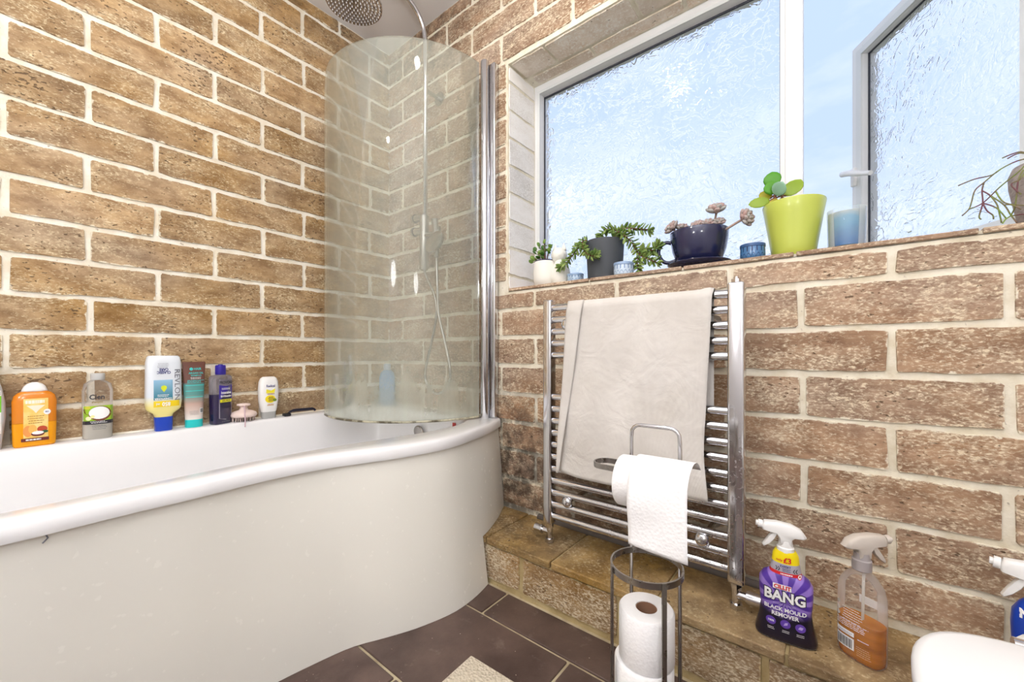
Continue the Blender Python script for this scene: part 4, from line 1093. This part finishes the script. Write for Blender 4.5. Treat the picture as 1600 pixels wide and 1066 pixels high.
# purple and black mould spray
o = thing('cleaning_spray', 'purple and black mould remover spray bottle with white trigger', 'spray bottle', (1.769, -.190, LEDGE + .0005), 4)
o.scale = (0.88, 0.88, 0.92)
pr = [(0, .060, .028, 3.2), (.004, .064, .031, 3.2), (.012, .0645, .031, 3.2), (.045, .056, .030, 3.2), (.075, .053, .029, 3.2), (.110, .056, .030, 3.2), (.135, .056, .029, 3), (.148, .048, .027, 2.8), (.156, .034, .024, 2.4), (.172, .031, .022, 2.2), (.182, .029, .021, 2.2), (.200, .027, .019, 2), (.2005, .0265, .019, 2), (.214, .022, .018, 2)]
t = NT('violet_sunburst_sleeve'); tco = t.n('TexCoord'); sx = t.n('SeparateXYZ'); t.l(tco.outputs['Object'], sx.inputs[0])
dx_ = sx.outputs['X']; dz_ = t.math('SUBTRACT', sx.outputs['Z'], .098)
an = t.math('ARCTAN2', dz_, dx_); ray = t.math('SINE', t.math('MULTIPLY', an, 13)); ray = t.rng(ray, -.25, .25)
rays = t.mix(ray, rgba((84, 52, 158)), rgba((150, 120, 206)))
blk = t.rng(t.math('SUBTRACT', sx.outputs['Z'], t.math('MULTIPLY', t.math('ABSOLUTE', dx_), .25)), .052, .075)
t.l(t.mix(blk, rgba((30, 24, 40)), rays), t.b.inputs['Base Color']); t.b.inputs['Roughness'].default_value = .28
MB().loft(pr[:9], 44).build('body', t.m, o, ang=50); F = Face(pr)
M['spray_yellow'] = mat('yellow_sleeve', (250, 226, 20), .35); M['spray_red'] = mat('red_print', (212, 34, 44), .4)
MB().loft([pr[8], (.163, .0325, .023, 2.3)]).build('red_band', M['spray_red'], o, ang=50)
MB().loft([(.163, .0325, .023, 2.3), pr[9], pr[10]]).build('silver_band', mat('grey_sleeve', (176, 170, 182), .35), o, ang=50)
MB().loft([pr[10], (.192, .028, .020, 2.1), (.200, .027, .020, 2), (.209, .022, .018, 2)]).build('yellow_band', M['spray_yellow'], o, ang=50)
MB().loft([(-.0002, .059, .027, 3.2), (.003, .0635, .0305, 3.2)]).build('base', M['white_pl'], o)
F.text('only', -.013, .190, .0075, M['spray_red'], o, bold=.02, off=.0022); F.text('£3', .004, .191, .0165, M['spray_red'], o, bold=.03, off=.0022)
F.text('EXPERT', .0, .1765, .0065, M['print_navy'], o, bold=.02); F.text('INSTANT', .002, .171, .0042, M['print_navy'], o); F.text('ACTION', .002, .167, .0042, M['print_navy'], o)
for x, s_ in ((-.019, 1), (-.014, 1), (.018, -1), (.023, -1)):
    F.poly('chevron', [(x - .002 * s_, .174), (x, .174), (x + .003 * s_, .1695), (x, .165), (x - .002 * s_, .165), (x + .001 * s_, .1695)], M['print_dark'], o)
F.lines('band_print', -.012, .016, .1585, 1, .004, M['print_white'], o, .0024, seed=30)
F.disc('roundel', .029, .159, .005, .0055, M['spray_red'], o, .0022); F.disc('roundel_ring', .029, .159, .0038, .0042, M['print_white'], o, .0026); F.disc('roundel_dot', .029, .159, .0018, .002, M['spray_red'], o, .003)
F.poly('name_plate', [(-.026, .124), (.012, .124), (.012, .136), (-.026, .136)], M['print_white'], o, .0010)
F.text('CILLIT', -.0065, .1298, .0125, M['spray_red'], o, bold=.04, off=.0016)
F.text('BANG', -.002, .108, .0335, M['print_dark'], o, bold=.085, off=.0018, sx=.93); F.text('BANG', -.002, .108, .0335, M['print_white'], o, bold=.035, off=.0026, sx=.93)
F.text('POWER CLEANER', -.002, .0895, .0058, mat('lilac_print', (190, 176, 226), .4), o, bold=.01)
F.text('BLACK MOULD', -.001, .078, .0128, M['print_white'], o, bold=.03, sx=.98); F.text('REMOVER', -.001, .065, .0128, M['print_white'], o, bold=.03, sx=.98)
M['lilac_disc'] = mat('lilac_disc', (104, 72, 176), .35)
for x in (-.030, .0, .030):
    d_ = F.disc('icon', x, .046, .0105, .0095, M['lilac_disc'], o); F.lines('icon_print', x - .008, x + .009, .030, 2, .0035, M['print_white'], o, .0012, seed=int(x * 1000) + 70)
F.text('100%', -.030, .046, .0062, M['print_white'], o, bold=.03, off=.0018); F.poly('icon_mark', [(-.004, .042), (.004, .045), (.005, .051), (-.001, .049)], mat('lilac_light', (190, 170, 226), .4), o, .0018); F.poly('icon_mark', [(.025, .044), (.033, .043), (.036, .049), (.029, .050)], mat('lilac_light2', (190, 170, 226), .4), o, .0018)
sprayer(o, .2225, M['white_pl'], 8)

# half-full orange cleaner, seen from its back
o = thing('cleaning_spray', 'clear spray bottle half full of orange cleaner, beside the purple one', 'spray bottle', (1.897, -.165, LEDGE + .0005), -30)
o.scale = (0.88, 0.88, 0.91)
pr = [(0, .040, .024, 2.8), (.004, .044, .028, 2.8), (.012, .045, .029, 2.8), (.085, .046, .029, 2.8), (.150, .045, .028, 2.8), (.168, .041, .027, 2.6), (.185, .031, .023, 2.3), (.196, .019, .018, 2), (.202, .0165, .0165, 2)]
t = NT('orange_liquid'); tr = t.n('BsdfTransparent'); tr.inputs['Color'].default_value = rgba((255, 206, 110))
t.b.inputs['Base Color'].default_value = rgba((238, 156, 34)); t.b.inputs['Roughness'].default_value = .1
mx_ = t.n('MixShader'); t.l(t.rng(t.noise(t.pos((1, 1, 4)), 12, 3), .3, .7, .45, .85), mx_.inputs[0]); t.l(tr.outputs[0], mx_.inputs[1]); t.l(t.b.outputs[0], mx_.inputs[2]); t.l(mx_.outputs[0], t.out.inputs['Surface'])
MB().loft([(z, a - .0025, b - .0025, e) for z, a, b, e in pr[:3]] + [(.088, .0435, .0265, 2.8)]).build('liquid', t.m, o, ang=40)
MB().loft(pr).build('body', M['clear_plastic'], o, ang=40); F = Face(pr)
MB().cyl((0, 0, .006), (.004, 0, .20), .003, 8).build('dip_tube', mat('clear_tube', (226, 222, 214), .3), o)
F.lines('back_print', -.026, .018, .112, 6, .0055, M['print_white'], o, .0012, seed=40); F.lines('back_print', -.040, .030, .082, 4, .004, M['print_white'], o, .0014, seed=41)
for z in (.118, .105, .092): F.disc('icon', -.034, z, .004, .0045, mat('pale_icon', (220, 214, 204), .5), o)
wb_ = F.rect('white_strip', -.038, .0, .052, .062, M['print_white'], o); F.lines('strip_print', -.036, -.004, .057, 2, .003, M['print_grey'], wb_, .001, seed=42)
bc = F.rect('barcode', -.038, .0, .022, .048, M['print_white'], o)
bb = MB()
for k in range(15):
    w_ = .0009 if k % 3 else .0015; x = -.0355 + k * .0022
    bb.add([(a, F.y(a, z) - .0014, z) for a, z in ((x, .025), (x + w_, .025), (x + w_, .045), (x, .045))], [(0, 1, 2, 3)])
bb.build('barcode_bars', M['print_dark'], bc)
F.lines('back_print', .004, .032, .036, 5, .0045, mat('tan_white', (226, 190, 140), .5), o, .0014, seed=43); F.lines('back_print', .006, .030, .052, 1, .004, M['print_white'], o, .002, seed=44)
MB().box(-.020, .034, .0285, .0292, .110, .128).build('front_label', M['print_white'], o)
sprayer(o, .229, mat('dusty_white_plastic', (206, 196, 186), .5), 245, 1.0, mat('grey_collar', (168, 160, 160), .45))

# blue limescale spray at the frame edge
o = thing('cleaning_spray', 'blue spray bottle with white trigger, partly behind the toilet', 'spray bottle', (2.142, -.112, LEDGE + .0005), -10)
o.scale = (0.8, 0.8, 0.96)
pr = [(0, .046, .028, 3), (.004, .049, .030, 3), (.05, .050, .030, 3), (.10, .044, .028, 3), (.14, .046, .028, 3), (.165, .044, .026, 2.8), (.182, .034, .022, 2.4), (.196, .021, .018, 2)]
MB().loft(pr).build('body', mat('royal_blue_plastic', (24, 66, 176), .3), o, ang=40); F = Face(pr)
F.text('N', -.026, .166, .021, M['print_white'], o, bold=.05); F.text('AN', -.018, .146, .008, M['print_white'], o, bold=.03); F.text('LIM', -.018, .136, .008, M['print_white'], o, bold=.03)
sprayer(o, .196, M['white_pl'], 0, 1.2)

# ================================================================== windowsill
def srand(a, b): return a + (b - a) * random.random()
leaf_me_cache = {}
def leaf_mesh(key, L_, w, th_, m, tip=.6, n=6):
    if key in leaf_me_cache: return leaf_me_cache[key]
    pr_ = [(0, .25), (.2, .7), (.5, 1), (.78, .8), (.94, .4), (1.0, .06)] if tip else [(0, .2), (.12, .65), (.3, .92), (.55, 1), (.8, .82), (.94, .5), (1, .1)]
    R = [[(w * k * math.cos(2 * PI * i / n), th_ * k * math.sin(2 * PI * i / n) + .08 * L_ * q * q, L_ * q) for i in range(n)] for q, k in pr_]
    leaf_me_cache[key] = MB().rings(R).mesh('leaf', m, True); return leaf_me_cache[key]
def aim(p, d, roll_=0., sc=1.):
    return Matrix.Translation(p) @ Vector(d).to_track_quat('Z', 'Y').to_matrix().to_4x4() @ Matrix.Rotation(roll_, 4, 'Z') @ Matrix.Scale(sc, 4)
def leafy(name, c1, c2, rough=.4, tr_=.15):
    t = NT(name); oi = t.n('ObjectInfo'); tco = t.n('TexCoord'); sx = t.n('SeparateXYZ'); t.l(tco.outputs['Generated'], sx.inputs[0])
    c = t.mix(oi.outputs['Random'], rgba(c1), rgba(c2)); t.l(c, t.b.inputs['Base Color']); t.b.inputs['Roughness'].default_value = rough
    tl = t.n('BsdfTranslucent'); t.l(c, tl.inputs['Color']); mx_ = t.n('MixShader'); mx_.inputs[0].default_value = tr_
    t.l(t.b.outputs[0], mx_.inputs[1]); t.l(tl.outputs[0], mx_.inputs[2]); t.l(mx_.outputs[0], t.out.inputs['Surface']); return t.m
M['soil'] = mat('dark_soil', (58, 46, 38), 1., bump=(160, .8, .004))
SZ = SILL + .0005

# cat planter with a little jade plant
M['cat_white'] = mat('matt_white_ceramic', (240, 238, 230), .45)
o = thing('cat_planter', 'white cat-shaped planter holding a small round-leaved jade plant', 'potted plant', (.957, .072, SZ))
po_ = Vector((.957, .072, SZ)); L = lambda *p: Vector(p) - po_
n_ = 36
R = [[(r_ * math.cos(2 * PI * i / n_), r_ * math.sin(2 * PI * i / n_), z) for i in range(n_)] for r_, z in ((.036, 0), (.042, .004), (.048, .03), (.049, .06), (.046, .09), (.044, .100), (.041, .101), (.040, .090))]
MB().rings(R, cap0=True, cap1=True).build('pot', M['cat_white'], o, ang=50)
MB().lathe([(.088, .0405), (.094, .0405), (.096, .02)], 24).build('soil', M['soil'], o)
MB().lathe([(.099, .0425), (.104, .0435), (.105, .041), (.099, .040)], 30, cap0=False, cap1=False).build('dark_rim', mat('navy_rim', (44, 38, 74), .4), o)
cat = MB().lathe([(0, .030), (.006, .036), (.03, .039), (.06, .036), (.085, .026), (.098, .022)], 30, .068, .004)
MB().add(cat.v, cat.f).build('cat_body', M['cat_white'], o, smooth=True)
hd_ = MB().lathe([(.090, .006), (.094, .018), (.104, .028), (.118, .032), (.132, .029), (.144, .018), (.149, .006)], 30, .062, .002)
hd_.build('cat_head', M['cat_white'], o, smooth=True)
for x in (.043, .082):
    MB().rings([[(x + k * .011 * math.cos(2 * PI * i / 10), .004 + k * .006 * math.sin(2 * PI * i / 10), z) for i in range(10)] for z, k in ((.135, 1.1), (.148, .75), (.160, .35), (.165, .08))]).build('cat_ear', M['cat_white'], o, smooth=True)
jm = leafy('jade_leaf', (70, 118, 40), (140, 172, 76), .3, .2)
jl = leaf_mesh('jade', .021, .0088, .0030, jm, 0)
J = [(.954, .06, 1.218), (.927, .06, 1.21), (.97, .06, 1.2), (.992, .06, 1.19), (.912, .06, 1.194), (.917, .06, 1.18), (.939, .06, 1.198), (.959, .06, 1.188), (.988, .06, 1.176), (.956, .06, 1.168), (.897, .06, 1.159), (.914, .06, 1.157), (.941, .06, 1.157), (.895, .06, 1.149)]
stm = mat('brown_stem', (104, 72, 52), .7)
for k, p in enumerate(J):
    q = L(p[0], .066 + srand(-.018, .018), p[2]); base = Vector((.002, 0, .094))
    mid = base.lerp(q, .5) + Vector((0, 0, .01))
    MB().tube([base, mid, q], [.0022, .0018, .0012], 5).build('stem', stm, o)
    d = (q - mid).normalized()
    inst('leaf', jl, o, aim(q - d * .004, d + Vector((srand(-.4, .4), srand(-.4, .4), .3)), srand(0, 6)))
    inst('leaf', jl, o, aim(q - d * .012, Vector((srand(-1, 1), srand(-.6, .6), srand(-.1, .6))), srand(0, 6), .75))

# grey pot with trailing succulent
o = thing('potted_succulent', 'matt dark grey pot with trailing spiky green succulent stems', 'potted plant', (1.205, .088, SZ))
po_ = Vector((1.205, .088, SZ))
n_ = 48; R = [[(r_ * math.cos(2 * PI * i / n_), r_ * math.sin(2 * PI * i / n_), z) for i in range(n_)] for r_, z in ((.058, 0), (.061, .003), (.068, .140), (.0675, .143), (.065, .143), (.0635, .120))]
MB().rings(R).build('pot', mat('dark_grey_pot', (72, 76, 82), .7), o, ang=40)
MB().lathe([(.121, .0635), (.127, .062), (.130, .02)], 30).build('soil', M['soil'], o)
sm = leafy('succulent_leaf', (112, 146, 72), (172, 194, 112), .4, .3)
sl = leaf_mesh('sedum', .027, .0060, .0024, sm, .6); redst = mat('ruddy_stem', (128, 84, 64), .6)
stems = [[(1.222, .085, 1.168), (1.243, .075, 1.185), (1.267, .07, 1.203), (1.288, .07, 1.212), (1.339, .07, 1.20), (1.371, .07, 1.192)],
         [(1.267, .07, 1.203), (1.245, .07, 1.216), (1.220, .07, 1.222), (1.203, .066, 1.204)],
         [(1.262, .072, 1.200), (1.292, .062, 1.184), (1.323, .06, 1.147), (1.343, .058, 1.112), (1.368, .056, 1.094), (1.405, .05, 1.074)],
         [(1.343, .058, 1.112), (1.368, .06, 1.125), (1.391, .062, 1.118), (1.403, .062, 1.133)],
         [(1.344, .056, 1.108), (1.340, .052, 1.086), (1.343, .05, 1.058)],
         [(1.172, .06, 1.168), (1.152, .034, 1.186), (1.139, .02, 1.166), (1.108, .024, 1.137), (1.075, .03, 1.112), (1.052, .03, 1.102)],
         [(1.148, .026, 1.176), (1.160, .008, 1.148), (1.176, .004, 1.130), (1.196, .002, 1.118), (1.212, .0, 1.117)]]
for S_ in stems:
    P_ = [p - po_ for p in smooth_path(S_, 7)]
    MB().tube(P_, .0022, 6).build('stem', redst, o, smooth=True)
    ln = 0.
    for a, b in zip(P_[:-1], P_[1:]):
        ln += (b - a).length
        if ln < .0085: continue
        ln = 0.
        if (a + po_).z < 1.183 and (Vector((a.x, a.y, 0)).length < .064): continue
        tg = (b - a).normalized(); sd = tg.orthogonal().normalized()
        a0_ = random.random() * 6.28
        for q in range(4):
            r_ = Matrix.Rotation(a0_ + q * 1.6, 3, tg) @ sd
            inst('leaf', sl, o, aim(a, r_ * .85 + tg * .55 + Vector((0, 0, .1)), srand(0, 6), srand(.75, 1.1)))
    tg = (P_[-1] - P_[-2]).normalized()
    for q in range(6):
        r_ = Matrix.Rotation(q * 1.05, 3, tg) @ tg.orthogonal().normalized()
        inst('leaf', sl, o, aim(P_[-1], r_ * .6 + tg * .8, srand(0, 6), srand(.7, .95)))

# big cup of echeveria on its saucer
o = thing('cup_planter', 'glossy navy cup on a saucer planted with pinkish rosette succulents', 'potted plant', (1.522, .093, SZ))
po_ = Vector((1.522, .093, SZ)); M['navy'] = mat('navy_glaze', (34, 38, 74), .12, coat=.5)
n_ = 56
R = [[(r_ * math.cos(2 * PI * i / n_), r_ * math.sin(2 * PI * i / n_), z) for i in range(n_)] for r_, z in ((.045, .001), (.050, .003), (.075, .010), (.091, .018), (.0925, .020), (.091, .0215), (.07, .013), (.04, .008))]
MB().rings(R).build('saucer', M['navy'], o, ang=50)
R = [[(r_ * math.cos(2 * PI * i / n_), r_ * math.sin(2 * PI * i / n_), z) for i in range(n_)] for r_, z in ((.048, .012), (.052, .014), (.066, .030), (.077, .060), (.083, .095), (.085, .118), (.084, .120), (.082, .118), (.079, .100))]
MB().rings(R).build('cup', M['navy'], o, ang=50)
MB().tube(smooth_path([(-.080, -.006, .096), (-.098, -.010, .101), (-.116, -.014, .088), (-.120, -.015, .065), (-.108, -.012, .042), (-.090, -.008, .034), (-.066, -.004, .040)], 5), .0062, 10).build('handle', M['navy'], o, smooth=True)
MB().lathe([(.100, .079), (.107, .078), (.110, .03)], 30).build('soil', M['soil'], o)
em = leafy('rosette_leaf', (192, 160, 154), (176, 176, 172), .5, .1); el = leaf_mesh('echeveria', .028, .0092, .0062, em, 0)
ros = [((1.452, .070, 1.178), .95, (-.6, -.5, .7)), ((1.474, .080, 1.176), .75, (.1, -.2, 1)), ((1.524, .07, 1.170), .82, (-.1, -.6, .8)), ((1.553, .07, 1.170), .78, (0, -.6, .8)), ((1.582, .075, 1.170), .75, (.2, -.5, .9)),
       ((1.577, .07, 1.206), 1.05, (.05, -.45, .9)), ((1.650, .062, 1.168), 1.0, (.9, -.4, .2))]
for k, (c0, sc_, d) in enumerate(ros):
    c1 = Vector(c0) - po_; d = Vector(d).normalized(); sd = d.orthogonal().normalized()
    core = MB().lathe([(-.006, .003), (-.002, .006), (.004, .006), (.008, .002)], 8).xf(aim(c1, d)).build('rosette', em, o, smooth=True)
    for ringi, (nn, el_, s_) in enumerate(((4, .95, .60), (6, .70, .80), (7, .42, .92), (7, .16, .95))):
        for q in range(nn):
            r_ = Matrix.Rotation(q * 2 * PI / nn + ringi * .5, 3, d) @ sd
            dirv = r_ * math.cos(el_ * PI / 2) + d * math.sin(el_ * PI / 2 + .1)
            up_ = d
            z_ = dirv.normalized(); x_ = up_.cross(z_)
            x_ = x_.normalized() if x_.length > 1e-4 else sd; y_ = z_.cross(x_)
            Mx = Matrix((x_, y_, z_)).transposed().to_4x4()
            inst('leaf', el, core, Matrix.Translation(c1) @ Mx @ Matrix.Scale(sc_ * s_ * 1.15, 4))
gst = mat('fleshy_stem', (168, 146, 132), .6)
MB().tube([Vector((1.569, .075, 1.146)) - po_, Vector((1.571, .072, 1.175)) - po_, Vector((1.577, .07, 1.202)) - po_], .0032, 8).build('stem', gst, o, smooth=True)
MB().tube([p - po_ for p in smooth_path([(1.588, .08, 1.146), (1.606, .07, 1.150), (1.630, .065, 1.160), (1.650, .062, 1.168)], 4)], .0036, 8).build('stem', gst, o, smooth=True)

# lime pot with paddle-leaved succulent
o = thing('potted_succulent', 'lime green pot with round paddle-leaved succulent', 'potted plant', (1.766, .096, SZ))
po_ = Vector((1.766, .096, SZ)); n_ = 56
R = [[(r_ * math.cos(2 * PI * i / n_), r_ * math.sin(2 * PI * i / n_), z) for i in range(n_)] for r_, z in ((.047, 0), (.050, .003), (.054, .03), (.061, .075), (.069, .125), (.0735, .150), (.0728, .153), (.0705, .152), (.066, .12))]
MB().rings(R).build('pot', mat('lime_ceramic', (196, 208, 92), .3, coat=.2), o, ang=50)
MB().lathe([(.120, .066), (.127, .065), (.130, .02)], 30).build('soil', M['soil'], o)
disc_prof = [(.04, .15), (.12, .55), (.30, .88), (.5, 1), (.72, .9), (.9, .55), (1.0, .08)]
def paddle(w, L_, m):
    n = 14; R_ = [[(w * k * math.cos(2 * PI * i / n), .0030 * (k + .1) * math.sin(2 * PI * i / n) + .10 * w * math.cos(2 * PI * i / n) ** 2 * k, L_ * q) for i in range(n)] for q, k in disc_prof]
    return MB().rings(R_).mesh('leaf', m, True)
gA = leafy('paddle_green', (96, 176, 40), (112, 190, 52), .3, .4); gB = leafy('paddle_lime', (168, 196, 66), (180, 204, 80), .35, .4); gC = leafy('paddle_waxy', (150, 196, 160), (160, 204, 176), .25, .2); gD = leafy('paddle_yellow', (196, 190, 60), (204, 190, 70), .4, .4)
b1 = Vector((1.726, .07, 1.222)); b2 = Vector((1.742, .07, 1.216))
for p in (b1, b2):
    MB().tube([Vector((p.x + .008, .080, 1.165)) - po_, p - po_ + Vector((0, 0, -.02)), p - po_], .0034, 8).build('stem', redst, o, smooth=True)
pads = [((1.720, .07, 1.242), (-.04, .1, 1), .0195, .042, gA, 0), ((1.723, .068, 1.222), (-.25, -.1, .8), .0175, .034, gA, .2), ((1.728, .060, 1.214), (.55, -.7, .8), .0185, .036, gC, 0), ((1.748, .075, 1.212), (.65, .2, .75), .021, .050, gB, -.2),
        ((1.716, .075, 1.214), (-.75, .2, .7), .014, .034, gD, .2), ((1.716, .066, 1.206), (-1, -.2, -.05), .0145, .048, gB, .1), ((1.722, .07, 1.214), (.0, -.3, -.9), .010, .022, gD, 0)]
for k, (p, d, w_, l_, m_, r_) in enumerate(pads):
    # broad side towards the room
    z_ = Vector(d).normalized(); y_ = Vector((0, -1, 0)) + Vector((r_, 0, .2)); x_ = y_.cross(z_).normalized(); y_ = z_.cross(x_)
    inst('leaf', paddle(w_ * 1.12, l_ * 1.12, m_), o, Matrix.Translation(Vector(p) - po_) @ Matrix((x_, y_, z_)).transposed().to_4x4())
    MB().tube([(b1 if k % 2 == 0 else b2) - po_, Vector(p) - po_ + z_ * .003], .0022, 6).build('leaf_stalk', redst, o, smooth=True)

# tealight holders
def tealight_mat(name, a, b):
    t = NT(name); tco = t.n('TexCoord'); sx = t.n('SeparateXYZ'); t.l(tco.outputs['Object'], sx.inputs[0])
    an = t.math('ARCTAN2', sx.outputs['Y'], sx.outputs['X'])
    wv_ = t.math('MULTIPLY', t.math('ABSOLUTE', t.math('SINE', t.math('MULTIPLY', an, 8))), .010)
    arch = t.rng(t.math('ABSOLUTE', t.math('SUBTRACT', sx.outputs['Z'], t.math('ADD', wv_, .004))), .0, .0022, 1, 0)
    tick = t.math('MULTIPLY', t.rng(t.math('SINE', t.math('MULTIPLY', an, 16)), .6, .8), t.rng(sx.outputs['Z'], .018, .021))
    f = t.math('MAXIMUM', arch, tick)
    t.l(t.mix(f, rgba(a), rgba(b)), t.b.inputs['Base Color']); t.b.inputs['Roughness'].default_value = .25; t.b.inputs['Coat Weight'].default_value = .4; return t.m
def tealight(label, x, y, r, h, a, b):
    o = thing('tealight_holder', label, 'candle holder', (x, y, SZ), 0, 'tealight holders on the windowsill')
    m = tealight_mat('tealight_glaze', a, b); n_ = 36
    R = [[(q * math.cos(2 * PI * i / n_), q * math.sin(2 * PI * i / n_), z) for i in range(n_)] for q, z in ((r * .88, 0), (r * .95, .002), (r, h * .3), (r * .97, h * .78), (r * .94, h * .8))]
    MB().rings(R).build('cup', m, o, ang=40)
    R = [[(q * math.cos(2 * PI * i / n_), q * math.sin(2 * PI * i / n_), z) for i in range(n_)] for q, z in ((r * .94, h * .78), (r * 1.01, h * .80), (r * 1.01, h * .97), (r * .99, h), (r * .92, h), (r * .90, h * .8))]
    MB().rings(R, closed=True).build('rim', mat('tealight_rim', tuple(int(p * .55 + q * .45) for p, q in zip(a, b)), .3), o, ang=40)
    MB().lathe([(h * .55, r * .88), (h * .80, r * .88)], 24).build('candle', mat('candle_wax', (236, 234, 226), .6), o, ang=40)
tealight('pale blue tealight holder between the cat planter and grey pot', 1.098, .062, .031, .034, (170, 194, 218), (96, 128, 176))
tealight('blue and white tealight holder in front of the dark grey pot', 1.301, .030, .033, .042, (196, 214, 232), (88, 122, 176))
tealight('deep blue tealight holder between the navy cup and lime pot', 1.676, .036, .031, .042, (70, 120, 170), (24, 46, 92))

# blue candle in a clear glass
o = thing('glass_candle', 'clear glass tumbler with layered blue candle beside the lime pot', 'candle', (1.878, .075, SZ))
n_ = 44; R = [[(q * math.cos(2 * PI * i / n_), q * math.sin(2 * PI * i / n_), z) for i in range(n_)] for q, z in ((.035, 0), (.0375, .003), (.0395, .103), (.0390, .106), (.0375, .104), (.0358, .010))]
MB().rings(R).build('glass', M['candle_glass'], o, ang=40)
t = NT('blue_layered_wax'); tco = t.n('TexCoord'); sx = t.n('SeparateXYZ'); t.l(tco.outputs['Object'], sx.inputs[0])
zz = t.math('ADD', sx.outputs['Z'], t.math('MULTIPLY', t.noise(tco.outputs['Object'], 30, 4), .03))
c = t.mix(t.rng(zz, .03, .085), rgba((36, 120, 190)), rgba((120, 176, 206))); c = t.mix(t.rng(zz, .095, .112), c, rgba((206, 206, 198)))
t.l(c, t.b.inputs['Base Color']); t.b.inputs['Roughness'].default_value = .4
MB().lathe([(.011, .0350), (.097, .0366)], 36).build('wax', t.m, o, ang=40)

# trailing stick cactus in a furry grey pot
o = thing('trailing_cactus', 'rough grey pot trailing thin branching cactus stems at the sill end', 'potted plant', (2.205, .075, SZ))
po_ = Vector((2.205, .075, SZ)); t = NT('rough_grey_pot'); v = t.pos((1, 1, 2)); t.l(t.mix(t.rng(t.noise(v, 60, 4), .35, .65), rgba((150, 140, 136)), rgba((190, 178, 172))), t.b.inputs['Base Color']); t.b.inputs['Roughness'].default_value = .95
t.l(t.bump(t.noise(v, 160, 4), .8, .004), t.b.inputs['Normal'])
n_ = 40; R = [[(r_ * math.cos(2 * PI * i / n_), r_ * math.sin(2 * PI * i / n_), z) for i in range(n_)] for r_, z in ((.040, 0), (.046, .004), (.052, .04), (.060, .09), (.061, .115), (.055, .132), (.050, .134), (.046, .12))]
MB().rings(R).build('pot', t.m, o, smooth=True); MB().lathe([(.118, .046), (.126, .044), (.130, .02)], 24).build('soil', M['soil'], o)
t = NT('cactus_stem'); geo = t.n('NewGeometry'); t.l(t.mix(t.rng(t.noise(t.pos((1, 1, 1)), 26, 3), .40, .62), rgba((112, 66, 74)), rgba((130, 156, 66))), t.b.inputs['Base Color']); t.b.inputs['Roughness'].default_value = .5
Q = {'a': [(2.185, .06, 1.17), (2.159, .05, 1.182), (2.129, .05, 1.171), (2.104, .045, 1.147), (2.091, .045, 1.133), (2.086, .045, 1.109), (2.082, .045, 1.094), (2.072, .045, 1.082)], 'b': [(2.180, .03, 1.172), (2.158, .018, 1.165), (2.145, .02, 1.149), (2.124, .035, 1.129), (2.102, .045, 1.103), (2.082, .045, 1.094)], 'c': [(2.104, .045, 1.147), (2.101, .045, 1.13), (2.102, .045, 1.103), (2.096, .04, 1.075), (2.099, .04, 1.067)],
     'd': [(2.102, .045, 1.103), (2.107, .04, 1.084), (2.115, .04, 1.073), (2.116, .04, 1.064)], 'e': [(2.101, .045, 1.13), (2.111, .04, 1.116), (2.119, .035, 1.095), (2.122, .035, 1.081), (2.126, .035, 1.053)], 'f': [(2.111, .04, 1.116), (2.128, .03, 1.089), (2.136, .025, 1.065), (2.143, .02, 1.046)],
     'g': [(2.155, .018, 1.150), (2.146, .015, 1.132), (2.135, .018, 1.125), (2.146, .010, 1.10)], 'h': [(2.150, .015, 1.15), (2.144, .015, 1.133), (2.142, .015, 1.113), (2.140, .018, 1.079), (2.136, .025, 1.063)], 'i': [(2.102, .045, 1.103), (2.119, .035, 1.086), (2.131, .03, 1.06)], 'j': [(2.129, .05, 1.171), (2.115, .05, 1.161), (2.091, .05, 1.159), (2.067, .05, 1.151)],
     'k': [(2.185, .06, 1.172), (2.159, .05, 1.196), (2.146, .05, 1.198), (2.13, .05, 1.193)], 'l': [(2.185, .05, 1.172), (2.159, .045, 1.192), (2.148, .045, 1.194), (2.136, .045, 1.188)], 'n': [(2.136, .025, 1.063), (2.153, .008, 1.058), (2.159, .005, 1.047)], 'o': [(2.118, .035, 1.121), (2.129, .03, 1.093), (2.150, .008, 1.076)],
     'p': [(2.136, .025, 1.063), (2.128, .02, 1.056), (2.124, .02, 1.048)], 'q': [(2.128, .03, 1.089), (2.136, .02, 1.084), (2.146, .01, 1.07)], 'r': [(2.180, .03, 1.172), (2.165, .012, 1.19), (2.162, .0, 1.15), (2.164, -.002, 1.10), (2.160, -.002, 1.06)]}
for k, P_ in Q.items():
    MB().tube([p - po_ for p in smooth_path(P_, 4)], .0013, 6).build('stem', t.m, o, smooth=True)
